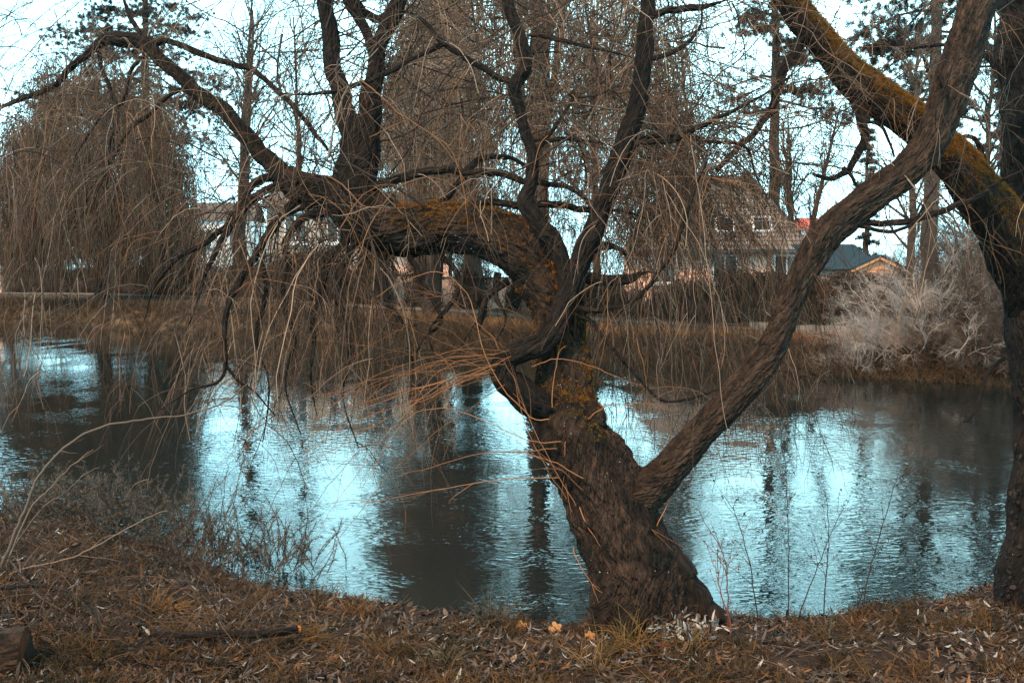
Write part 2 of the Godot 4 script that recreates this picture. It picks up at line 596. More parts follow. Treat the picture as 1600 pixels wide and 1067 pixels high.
func build_leaning_willow() -> void:
	set_back = 0.45
	var base := spot(1030, 995, 4.85)
	base.y = near_height(base.x, base.z)
	var tree := thing("leaning_willow_tree", "large leaning willow with a bent mossy trunk on the near bank", "tree", base)
	var skin := []
	# trunk: root flare, lean to the left, elbow over the water
	var trunk := evened(smooth([[1040, 1040, 4.82, 96], [1030, 1000, 4.84, 86], [1012, 940, 4.87, 77], [997, 895, 4.90, 71], [978, 850, 4.92, 69], [958, 800, 4.95, 67], [934, 750, 4.98, 62], [912, 705, 5.0, 57], [896, 668, 5.03, 50], [888, 630, 5.06, 44], [882, 590, 5.1, 43], [878, 550, 5.14, 39], [872, 505, 5.18, 40], [860, 455, 5.22, 46], [838, 412, 5.27, 49], [800, 382, 5.31, 47], [745, 360, 5.36, 38], [690, 355, 5.42, 38], [635, 358, 5.46, 42], [590, 350, 5.48, 44], [555, 325, 5.5, 38], [520, 305, 5.52, 28], [480, 298, 5.55, 25], [445, 276, 5.6, 20]], 10), 0.013)
	part(tree, "trunk", bark_tube(trunk, 210, 0.030, 330.0, 75.0, 0.9, 0.30, DARK_BARK * 1.1, GREY_BARK * 1.25, skin), mats.bark)
	# swollen, knotty wood on the left of the trunk and roots at its foot
	for b in [[868, 690, 4.97, 34, 0.5], [890, 738, 4.92, 30, 0.45], [856, 640, 5.02, 24, 0.4], [926, 655, 4.98, 24, 0.35]]:
		var r: float = b[3] * b[2] / FOCAL
		var c := spot(b[0], b[1], b[2])
		var ball := [PackedVector3Array(), PackedFloat32Array()]
		for k in 22:
			var f := lerpf(-1.0, 1.0, k / 21.0)
			ball[0].append(c + Vector3(-0.35, 1.0, 0.1).normalized() * f * r * 1.35)
			ball[1].append(maxf(r * sqrt(1.0 - f * f), 0.002))
		part(tree, "burl", bark_tube(ball, 56, 0.016, 170.0, 110.0, 0.3, 0.7, DARK_BARK, Color(0.075, 0.058, 0.048), skin), mats.bark)
	for b in [[[1025, 868, 4.90, 40], [1062, 920, 4.84, 34], [1098, 952, 4.80, 24], [1140, 976, 4.76, 10]], [[985, 890, 4.84, 34], [990, 950, 4.70, 30], [985, 1000, 4.58, 14]], [[958, 890, 4.88, 32], [950, 945, 4.80, 28], [942, 990, 4.72, 14]]]:
		branch(tree, "root", b, DARK_BARK, GREY_BARK * 0.8)
	# the great side limb, up and out to the right
	var skin2 := []
	var limb_r := evened(smooth([[975, 805, 4.92, 44.0], [1005, 772, 4.88, 33.4], [1045, 735, 4.85, 25.5], [1092, 680, 4.82, 23.8], [1150, 620, 4.79, 24.6], [1205, 545, 4.76, 22.9], [1235, 475, 4.74, 19.4], [1262, 415, 4.72, 21.1], [1300, 358, 4.7, 25.9], [1360, 308, 4.68, 25.0], [1415, 268, 4.66, 25.9], [1458, 212, 4.64, 26.9], [1492, 125, 4.62, 27.8], [1522, 30, 4.6, 28.8], [1545, -70, 4.6, 28.8], [1560, -200, 4.6, 25.9]], 10), 0.012)
	part(tree, "limb", bark_tube(limb_r, 130, 0.017, 560.0, 120.0, 0.5, 0.20, GREY_BARK * 0.85, GREY_BARK * 1.5, skin2), mats.bark)
	# dark hooked limb in front of the trunk and the one that forks from it
	branch(tree, "limb", [[862, 640, 5.0, 26], [826, 622, 4.93, 24], [796, 598, 4.9, 20], [788, 570, 4.9, 19], [806, 550, 4.9, 17], [842, 540, 4.92, 18], [868, 508, 4.94, 18], [886, 465, 4.95, 17], [900, 422, 4.96, 16], [922, 372, 4.97, 17], [945, 320, 4.98, 16], [962, 270, 5.0, 15], [980, 215, 5.0, 16], [1000, 150, 5.0, 14], [1006, 90, 5.0, 13], [1010, 30, 5.0, 12], [1014, -60, 5.0, 11], [1020, -160, 5.0, 8]])
	branch(tree, "limb", [[890, 452, 4.96, 13], [880, 415, 4.98, 12], [864, 378, 5.0, 13], [842, 345, 5.02, 14], [822, 318, 5.04, 13], [828, 285, 5.06, 10], [832, 240, 5.08, 9], [818, 190, 5.1, 8], [803, 140, 5.1, 11], [824, 105, 5.1, 10], [812, 60, 5.1, 9], [797, 10, 5.1, 9], [780, -60, 5.1, 7], [770, -160, 5.1, 5]])
	# stems rising from the elbow
	branch(tree, "limb", [[560, 338, 5.5, 36], [556, 290, 5.5, 34], [556, 240, 5.5, 27], [548, 205, 5.5, 18], [532, 150, 5.5, 15], [520, 100, 5.5, 14], [512, 40, 5.5, 13], [505, -40, 5.5, 11], [495, -160, 5.5, 8]])
	branch(tree, "limb", [[562, 300, 5.5, 28], [566, 245, 5.52, 24], [574, 190, 5.55, 19], [583, 130, 5.58, 15], [590, 80, 5.6, 13], [604, 40, 5.62, 13], [628, -10, 5.65, 12], [655, -90, 5.7, 9], [670, -180, 5.7, 6]])
	branch(tree, "limb", [[588, 88, 5.6, 9], [566, 40, 5.6, 8], [545, 0, 5.6, 8], [520, -80, 5.6, 6]])
	branch(tree, "limb", [[630, -8, 5.65, 9], [598, 30, 5.7, 7], [572, 20, 5.75, 6], [545, -20, 5.8, 5]])
	# long limb to the left with its arch
	var limb_l := branch(tree, "limb", [[470, 297, 5.55, 24], [438, 272, 5.6, 15], [410, 240, 5.65, 13], [375, 200, 5.7, 12], [335, 162, 5.75, 12], [290, 130, 5.8, 11], [255, 95, 5.85, 11], [225, 68, 5.9, 11], [190, 60, 5.95, 11], [160, 62, 6.0, 9], [140, 80, 6.0, 6], [110, 105, 6.05, 5], [80, 135, 6.1, 4.5], [40, 152, 6.15, 4], [0, 167, 6.2, 3], [-50, 190, 6.2, 2]], Color(0.018, 0.013, 0.010), Color(0.046, 0.028, 0.015))
	var more := [
		[[232, 72, 5.9, 7], [262, 66, 5.88, 6], [300, 78, 5.85, 6], [345, 95, 5.82, 6], [385, 105, 5.8, 6], [420, 130, 5.75, 5], [452, 160, 5.72, 5], [490, 205, 5.7, 5], [515, 240, 5.65, 6], [530, 275, 5.6, 8]],
		[[225, 66, 5.9, 6], [205, 30, 5.9, 5], [190, -10, 5.9, 5], [170, -90, 5.9, 3]],
		[[152, 70, 6.0, 5], [158, 105, 6.0, 4], [172, 140, 6.0, 4], [183, 180, 6.0, 4], [170, 225, 6.0, 3], [166, 280, 6.0, 2.5], [160, 340, 6.0, 1.5]],
		[[225, 88, 5.9, 4], [205, 110, 5.95, 4], [190, 160, 6.0, 3], [160, 180, 6.0, 2.5], [120, 240, 6.0, 2], [105, 300, 6.05, 1.3]],
		[[290, 138, 5.8, 5], [262, 152, 5.85, 4], [230, 180, 5.9, 4], [200, 205, 5.9, 3.5], [170, 260, 5.95, 3], [140, 330, 6.0, 2]],
		[[440, 275, 5.6, 10], [402, 285, 5.55, 8], [380, 310, 5.5, 7], [350, 355, 5.45, 6], [310, 385, 5.4, 5], [270, 410, 5.4, 4], [240, 450, 5.4, 3], [225, 500, 5.4, 2]],
		[[450, 290, 5.58, 10], [415, 300, 5.5, 8], [385, 320, 5.45, 8], [365, 345, 5.4, 6], [340, 385, 5.35, 5], [320, 430, 5.3, 4.5], [305, 480, 5.3, 4], [290, 520, 5.3, 3]],
		[[470, 310, 5.55, 9], [430, 350, 5.4, 8], [400, 395, 5.35, 7], [372, 440, 5.3, 7], [355, 480, 5.3, 6], [350, 520, 5.28, 5], [352, 565, 5.28, 4], [340, 598, 5.25, 3.5], [300, 608, 5.2, 2.5], [250, 640, 5.2, 1.5]],
		[[352, 570, 5.28, 3.5], [370, 595, 5.3, 3], [395, 610, 5.3, 2.5], [430, 650, 5.3, 1.5]],
		[[545, 360, 5.45, 12], [536, 385, 5.42, 10], [515, 402, 5.4, 8], [508, 425, 5.38, 7], [500, 460, 5.36, 6], [488, 500, 5.35, 5], [490, 540, 5.35, 4], [485, 590, 5.35, 3], [495, 650, 5.35, 2]],
		[[560, 372, 5.4, 9], [535, 420, 5.38, 6], [525, 460, 5.35, 6], [540, 500, 5.35, 5], [545, 560, 5.35, 4], [535, 620, 5.35, 3], [560, 700, 5.35, 2]],
		[[600, 395, 5.4, 12], [600, 430, 5.38, 8], [605, 470, 5.36, 6], [625, 500, 5.35, 5], [640, 540, 5.35, 4], [650, 600, 5.35, 2]],
		[[520, 330, 5.5, 11], [470, 345, 5.45, 7], [445, 380, 5.42, 6], [450, 420, 5.4, 6], [440, 470, 5.4, 5], [460, 530, 5.4, 4], [445, 600, 5.4, 3], [470, 680, 5.4, 1.5]],
		[[500, 318, 5.5, 9], [460, 330, 5.5, 7], [425, 350, 5.48, 6], [410, 400, 5.46, 5], [415, 460, 5.45, 5], [400, 530, 5.45, 4], [420, 600, 5.45, 3], [410, 690, 5.45, 1.5]],
		[[565, 300, 5.45, 10], [610, 285, 5.4, 9], [650, 270, 5.35, 8], [700, 264, 5.3, 8], [745, 270, 5.28, 7], [790, 272, 5.25, 7], [830, 285, 5.22, 6], [880, 290, 5.2, 5], [925, 315, 5.15, 4], [985, 335, 5.1, 3]],
		[[735, 322, 5.34, 9], [775, 318, 5.32, 7], [810, 322, 5.3, 7], [850, 318, 5.3, 7], [890, 322, 5.25, 7], [935, 330, 5.2, 6], [975, 330, 5.15, 4], [1020, 345, 5.1, 3]],
		[[690, 320, 5.38, 8], [720, 285, 5.36, 7], [745, 250, 5.36, 6], [790, 245, 5.36, 5], [835, 260, 5.36, 4], [880, 250, 5.36, 3]],
		[[900, 428, 5.0, 14], [940, 440, 5.0, 12], [980, 436, 5.0, 10], [1010, 425, 5.0, 7], [1040, 432, 5.0, 4]],
		[[905, 415, 5.1, 13], [925, 395, 5.12, 9], [950, 385, 5.14, 8], [975, 395, 5.14, 7], [985, 425, 5.14, 5]],
		[[893, 480, 4.95, 7], [925, 487, 4.9, 6], [960, 480, 4.86, 5.5], [1000, 462, 4.82, 5], [1030, 425, 4.8, 4.5], [1055, 385, 4.78, 4.5], [1070, 345, 4.76, 4], [1080, 310, 4.75, 4], [1095, 275, 4.74, 3], [1110, 240, 4.72, 2]],
		[[898, 492, 4.95, 5], [925, 505, 4.95, 5], [950, 535, 4.95, 4], [985, 575, 4.95, 3.5], [1035, 625, 4.95, 3], [1090, 620, 4.95, 2], [1130, 605, 4.95, 1.3]],
		[[820, 128, 5.1, 7], [790, 128, 5.1, 7], [760, 110, 5.1, 7], [725, 88, 5.12, 6], [690, 65, 5.15, 6], [668, 40, 5.2, 5], [640, 20, 5.25, 4], [600, 15, 5.3, 2]],
		[[690, 70, 5.15, 6], [665, 85, 5.1, 6], [630, 100, 5.08, 5.5], [590, 120, 5.05, 5.5], [550, 135, 5.0, 5], [510, 145, 5.0, 4.5], [470, 148, 5.0, 4], [425, 144, 5.0, 2.5]],
		[[830, 220, 5.08, 5], [860, 210, 5.05, 4], [900, 145, 5.0, 3], [890, 150, 5.0, 3], [930, 150, 5.0, 2.5], [970, 130, 5.0, 2]],
		[[832, 250, 5.08, 6], [850, 225, 5.1, 5], [885, 217, 5.1, 4], [930, 222, 5.1, 3], [975, 232, 5.1, 2]],
		[[828, 55, 5.1, 4], [848, 58, 5.05, 4], [890, 66, 5.0, 4], [950, 80, 5.0, 4], [990, 90, 5.0, 3]],
		[[972, 245, 5.0, 7], [1000, 225, 4.98, 6], [1045, 220, 4.96, 5], [1090, 200, 4.94, 4.5], [1140, 175, 4.92, 4], [1200, 145, 4.9, 3], [1260, 100, 4.9, 2]],
		[[1000, 95, 5.0, 6], [1025, 92, 5.0, 5], [1065, 75, 5.0, 4], [1095, 40, 5.0, 3.5], [1097, 10, 5.0, 3]],
		[[1010, 30, 5.0, 8], [1040, 20, 5.0, 7], [1085, 12, 5.0, 7], [1130, 2, 5.0, 7], [1180, -20, 5.0, 6]],
		[[965, 260, 5.0, 6], [1010, 215, 5.05, 4], [1070, 215, 5.1, 4], [1110, 220, 5.1, 3.5], [1165, 230, 5.1, 3], [1180, 270, 5.1, 2.5], [1200, 310, 5.1, 2]],
		[[1322, 356, 4.7, 8], [1350, 351, 4.68, 7], [1390, 350, 4.65, 6.5], [1440, 340, 4.62, 6], [1485, 325, 4.6, 6], [1530, 305, 4.58, 6], [1580, 275, 4.56, 6], [1620, 258, 4.55, 6]],
		[[1340, 352, 4.68, 5], [1375, 362, 4.64, 4], [1405, 360, 4.62, 3.5], [1430, 345, 4.6, 3], [1450, 310, 4.6, 2], [1470, 280, 4.6, 1.4]],
		[[1470, 120, 4.55, 6], [1480, 145, 4.5, 4], [1465, 165, 4.48, 3], [1462, 200, 4.46, 2]],
		[[795, 440, 5.25, 8], [760, 470, 5.2, 6], [745, 520, 5.18, 4.5], [760, 480, 5.2, 4], [720, 540, 5.15, 3]],
		[[780, 428, 5.25, 9], [775, 460, 5.22, 6], [790, 500, 5.2, 5], [770, 540, 5.2, 3]],
		[[690, 400, 5.4, 7], [720, 440, 5.35, 5], [700, 480, 5.32, 5], [670, 520, 5.3, 4], [690, 580, 5.3, 2.5]],
		[[640, 400, 5.4, 7], [665, 450, 5.36, 5], [690, 500, 5.33, 4], [655, 540, 5.3, 3], [640, 620, 5.3, 2]],
	]
	var perch := []
	for list in more:
		for q in list:
			q[3] *= 0.8
		list[-1][3] = minf(list[-1][3], 0.8)
		list[-2][3] = minf(list[-2][3], 1.6)
		var thick: float = list[0][3] / 0.8
		var path := branch(tree, "branch", list, DARK_BARK if thick > 5 else Color(0.035, 0.026, 0.021), Color(0.055, 0.041, 0.033))
		perch.append(path)
	perch.append(limb_l)
	# hanging and tangled twigs, too many and too fine to count
	var fine := MB.new()
	for path in perch:
		var n: int = path[0].size()
		for k in int(n * 0.12) + 2:
			var z := rng.randi_range(n / 6, n - 1)
			var q: Vector3 = path[0][z]
			spray(fine, q, (rnd_dir() + Vector3(0, 0.3, 0.15)).normalized(), rng.randf_range(0.2, 0.6), 0.003, 3, 0.5, 0.14, twig_color())
	part(tree, "twigs", fine, mats.twig, "stuff")
	# curtain on the left: hangs from the long limb and the branches behind it
	fine = MB.new()
	for k in 130:
		var q := spot(rng.randf_range(-60, 430), rng.randf_range(-40, 320), rng.randf_range(5.2, 7.2))
		spray(fine, q, Vector3(rng.randf_range(-0.9, 0.5), rng.randf_range(-0.2, 0.6), rng.randf_range(-0.5, 0.5)).normalized(), rng.randf_range(0.5, 1.3), 0.0034, 5, 0.8, 0.24, twig_color())
	for k in 150:
		var q := spot(rng.randf_range(360, 600), rng.randf_range(290, 420), rng.randf_range(5.2, 5.8))
		spray(fine, q, Vector3(rng.randf_range(-0.6, 0.5), rng.randf_range(-0.6, 0.3), rng.randf_range(-0.4, 0.4)).normalized(), rng.randf_range(0.6, 1.3), 0.004, 5, 0.55, 0.32, twig_color())
	for k in 90:
		var q := spot(rng.randf_range(0, 640), rng.randf_range(360, 540), rng.randf_range(5.6, 7.4))
		spray(fine, q, Vector3(rng.randf_range(-0.5, 0.4), rng.randf_range(-0.9, 0.2), rng.randf_range(-0.4, 0.4)).normalized(), rng.randf_range(0.3, 0.9), 0.003, 5, 0.5, 0.3, twig_color())
	part(tree, "twigs", fine, mats.twig, "stuff")
	# crown above and the spray that falls to the right
	fine = MB.new()
	for k in 320:
		var px := rng.randf_range(400, 1230)
		var over := px > 540.0 and px < 880.0
		var q := spot(px, rng.randf_range(-80, 200 if over else 300), rng.randf_range(5.35 if over else 4.8, 7.0))
		var c := twig_color() * 0.8
		var pts := hang(q, Vector3(rng.randf_range(-1, 1), rng.randf_range(-0.5, 0.7), rng.randf_range(-0.5, 0.5)).normalized(), rng.randf_range(0.6, 1.7), 14, 0.025, 0.13)
		fine.tube(pts, taper(15, rng.randf_range(0.0025, 0.0075), 0.0013), 4, c)
		for m in 7:
			var z := rng.randi_range(2, 13)
			spray(fine, pts[z], ((pts[z] - pts[z - 1]).normalized() + rnd_dir() * 0.9).normalized(), rng.randf_range(0.15, 0.5), 0.0024, 2, 0.3, 0.05, twig_color())
	for k in 70:
		var px := rng.randf_range(480, 1250)
		var q := spot(px, rng.randf_range(-60, 200), rng.randf_range(5.3, 6.8))
		spray(fine, q, Vector3(rng.randf_range(-0.9, 0.9), rng.randf_range(-0.3, 0.7), rng.randf_range(-0.6, 0.5)).normalized(), rng.randf_range(0.3, 0.9), 0.003, 4, 0.45, 0.10, twig_color())
	for k in 250:
		var f := rng.randf()
		var q := spot(lerpf(930, 1130, f) + rng.randfn() * 30, lerpf(330, 210, f) + rng.randfn() * 50, rng.randf_range(4.9, 6.0))
		spray(fine, q, Vector3(rng.randf_range(-0.3, 0.8), rng.randf_range(-0.5, 0.5), rng.randf_range(-0.4, 0.4)).normalized(), rng.randf_range(0.4, 0.9), 0.0028, 5, 0.5, 0.20, twig_color())
	for k in 90:
		var q := spot(rng.randf_range(920, 1200), rng.randf_range(420, 560), rng.randf_range(5.2, 6.2))
		spray(fine, q, Vector3(rng.randf_range(-0.3, 0.6), rng.randf_range(-1.0, 0.0), rng.randf_range(-0.4, 0.4)).normalized(), rng.randf_range(0.3, 0.7), 0.0026, 5, 0.45, 0.25, twig_color())
	for k in 45:
		var q := spot(rng.randf_range(1130, 1300), rng.randf_range(460, 610), rng.randf_range(5.2, 6.4))
		spray(fine, q, Vector3(rng.randf_range(-0.2, 0.6), rng.randf_range(-1.0, -0.2), rng.randf_range(-0.4, 0.4)).normalized(), rng.randf_range(0.25, 0.5), 0.0022, 5, 0.32, 0.25, Color(0.11, 0.065, 0.045))
	for k in 70:
		var q := spot(rng.randf_range(1180, 1600), rng.randf_range(-40, 230), rng.randf_range(4.5, 5.4))
		spray(fine, q, Vector3(rng.randf_range(-0.9, 0.5), rng.randf_range(-0.6, 0.6), rng.randf_range(-0.3, 0.3)).normalized(), rng.randf_range(0.3, 0.8), 0.0026, 3, 0.4, 0.10, twig_color())
	part(tree, "twigs", fine, mats.twig, "stuff")
	# a veil of thin strands behind the limbs, from the upper left to right of the trunk
	fine = MB.new()
	for k in 620:
		var px := rng.randf_range(-60, 1240)
		var q := spot(px, rng.randf_range(-120, 330), rng.randf_range(5.5, 7.6))
		var c := twig_color()
		var pts := hang(q, Vector3(rng.randf_range(-0.7, 0.7), rng.randf_range(-0.6, 0.5), rng.randf_range(-0.4, 0.4)).normalized(), rng.randf_range(0.5, 1.5), 11, 0.16, 0.10)
		fine.tube(pts, taper(12, rng.randf_range(0.0012, 0.0024), 0.0006), 3, c)
		for m in 4:
			var z := rng.randi_range(2, 9)
			var tp := hang(pts[z], ((pts[z] - pts[z - 1]).normalized() + rnd_dir() * 0.6).normalized(), rng.randf_range(0.15, 0.5), 6, 0.18, 0.12)
			fine.tube(tp, taper(7, 0.0012, 0.0005), 3, c)
	for k in 170:
		var q := spot(rng.randf_range(940, 1230), rng.randf_range(230, 420), rng.randf_range(4.9, 6.4))
		var c := twig_color()
		var pts := hang(q, Vector3(rng.randf_range(-0.3, 0.8), rng.randf_range(-0.8, 0.4), rng.randf_range(-0.4, 0.4)).normalized(), rng.randf_range(0.5, 1.2), 10, 0.2, 0.11)
		fine.tube(pts, taper(11, rng.randf_range(0.0011, 0.002), 0.0005), 3, c)
		for m in 4:
			var z := rng.randi_range(2, 8)
			var tp := hang(pts[z], ((pts[z] - pts[z - 1]).normalized() + rnd_dir() * 0.6).normalized(), rng.randf_range(0.15, 0.45), 6, 0.2, 0.12)
			fine.tube(tp, taper(7, 0.0011, 0.0005), 3, c)
	part(tree, "twigs", fine, mats.twig, "stuff")
	# orange one-year shoots: a fan from the hook of the dark limb, another from the burl
	for k in 26:
		var x0 := rng.randf_range(774, 800)
		var y0 := rng.randf_range(545, 600)
		var d0 := rng.randf_range(4.80, 4.9)
		var a := rng.randf_range(-0.85, 0.6) + (rng.randf_range(-0.7, 0.3) if rng.randf() < 0.3 else 0.0)
		var reach := rng.randf_range(90, 390)
		var dz := rng.randf_range(-0.9, 0.6)
		var give := rng.randf_range(0.0, 0.8)
		var bow := rng.randf_range(-0.08, 0.12)
		var list := [[x0, y0, d0, 1]]
		for j in 5:
			var f := (j + 1) / 5.0
			list.append([x0 - reach * f * cos(a) * (1.0 - 0.18 * f * give), y0 + reach * (sin(a) * f * 0.8 + give * f * f * 0.85 + bow * sin(f * 4.0)), d0 + dz * f, 1])
		shoot(tree, list, rng.randf_range(0.0014, 0.0030), Color(0.32, 0.15, 0.066) * rng.randf_range(0.3, 1.15))
	for list in [
		[[858, 655, 4.86, 1], [820, 645, 4.83, 1], [760, 560, 4.8, 1], [735, 470, 4.78, 1], [690, 430, 4.76, 1], [640, 438, 4.75, 1], [580, 470, 4.75, 1]],
		[[870, 700, 4.84, 1], [830, 702, 4.8, 1], [760, 700, 4.75, 1], [690, 715, 4.7, 1], [625, 735, 4.68, 1]],
		[[880, 745, 4.84, 1], [820, 752, 4.78, 1], [740, 762, 4.72, 1], [640, 776, 4.68, 1], [560, 790, 4.66, 1]],
		[[878, 690, 4.84, 1], [835, 690, 4.8, 1], [790, 672, 4.78, 1], [720, 640, 4.75, 1], [650, 640, 4.72, 1], [600, 690, 4.7, 1], [560, 760, 4.7, 1]],
		[[885, 780, 4.84, 1], [850, 730, 4.8, 1], [815, 650, 4.78, 1], [800, 590, 4.77, 1], [780, 560, 4.77, 1]],
		[[900, 790, 4.82, 1], [866, 735, 4.78, 1], [830, 660, 4.76, 1], [808, 600, 4.76, 1]],
		[[945, 765, 4.8, 1], [895, 735, 4.77, 1], [850, 715, 4.75, 1], [800, 700, 4.74, 1]],
		[[940, 785, 4.8, 1], [905, 760, 4.77, 1], [870, 735, 4.76, 1], [820, 712, 4.76, 1]],
		[[905, 665, 4.88, 1], [890, 668, 4.85, 1], [882, 700, 4.84, 1], [880, 750, 4.84, 1], [890, 800, 4.83, 1]],
		[[908, 680, 4.88, 1], [908, 720, 4.85, 1], [911, 760, 4.84, 1], [914, 800, 4.83, 1], [930, 850, 4.8, 1]],
		[[860, 640, 4.9, 1], [862, 600, 4.88, 1], [868, 560, 4.87, 1], [882, 544, 4.86, 1]],
		[[830, 570, 4.9, 1], [870, 556, 4.86, 1], [920, 565, 4.84, 1], [965, 585, 4.82, 1], [1010, 600, 4.8, 1]],
		[[910, 665, 4.9, 1], [940, 640, 4.86, 1], [975, 626, 4.84, 1], [1020, 628, 4.82, 1], [1048, 637, 4.82, 1]],
		[[905, 790, 4.8, 1], [920, 825, 4.77, 1], [945, 862, 4.75, 1], [975, 885, 4.73, 1]],
		[[895, 855, 4.82, 1], [905, 885, 4.79, 1], [925, 915, 4.77, 1], [950, 928, 4.76, 1]],
		[[1050, 780, 4.86, 1], [1030, 815, 4.78, 1], [1022, 850, 4.76, 1], [1022, 898, 4.78, 1]],
		[[960, 812, 4.78, 1], [990, 815, 4.76, 1], [1012, 825, 4.75, 1], [1024, 835, 4.75, 1]],
		[[1010, 265, 4.7, 1], [1004, 330, 4.7, 1], [990, 385, 4.7, 1], [970, 425, 4.7, 1], [955, 442, 4.7, 1]],
		[[920, 270, 4.7, 1], [925, 310, 4.7, 1], [950, 350, 4.7, 1], [975, 380, 4.7, 1], [985, 395, 4.7, 1]],
		[[998, 362, 4.7, 1], [1015, 380, 4.7, 1], [1028, 430, 4.7, 1], [1042, 490, 4.7, 1]],
		[[1080, 210, 4.7, 1], [1090, 300, 4.65, 1], [1100, 420, 4.6, 1], [1110, 560, 4.6, 1], [1125, 680, 4.6, 1], [1180, 780, 4.6, 1], [1215, 830, 4.6, 1]],
		[[1040, 300, 4.65, 1], [1085, 380, 4.6, 1], [1112, 450, 4.6, 1], [1130, 520, 4.6, 1]],
		[[968, 430, 4.7, 1], [974, 470, 4.7, 1], [982, 520, 4.7, 1], [992, 620, 4.7, 1]],
		[[560, 400, 4.9, 1], [580, 350, 4.9, 1], [620, 300, 4.9, 1], [680, 280, 4.9, 1], [725, 310, 4.9, 1], [770, 360, 4.9, 1], [778, 400, 4.9, 1]],
		[[530, 360, 4.9, 1], [560, 310, 4.9, 1], [600, 285, 4.9, 1], [650, 290, 4.9, 1]],
		[[545, 110, 4.9, 1], [600, 160, 4.9, 1], [640, 190, 4.9, 1], [700, 230, 4.9, 1], [730, 290, 4.9, 1]],
	]:
		var high: bool = list[0][0] > 900 and list[0][1] < 440   # finer, paler twigs out of the crown
		shoot(tree, list, rng.randf_range(0.0014, 0.002) if high else rng.randf_range(0.0026, 0.0042), (Color(0.30, 0.22, 0.17) if high else Color(0.36, 0.17, 0.08)) * rng.randf_range(0.6, 1.1))
	moss_cover(tree, skin, 2600, 0.25, 0.36, 0.8, Color(0.24, 0.085, 0.018), Color(0.11, 0.050, 0.018), 0.017)
	moss_cover(tree, skin, 700, -0.05, 0.30, 0.52, Color(0.11, 0.085, 0.025), Color(0.14, 0.07, 0.025), 0.015)
	flakes(tree, "lichen", skin, 150, 0.0032, Color(0.34, 0.35, 0.33), Vector3(0, 0, 1), 0.28)
	set_back = 0.0

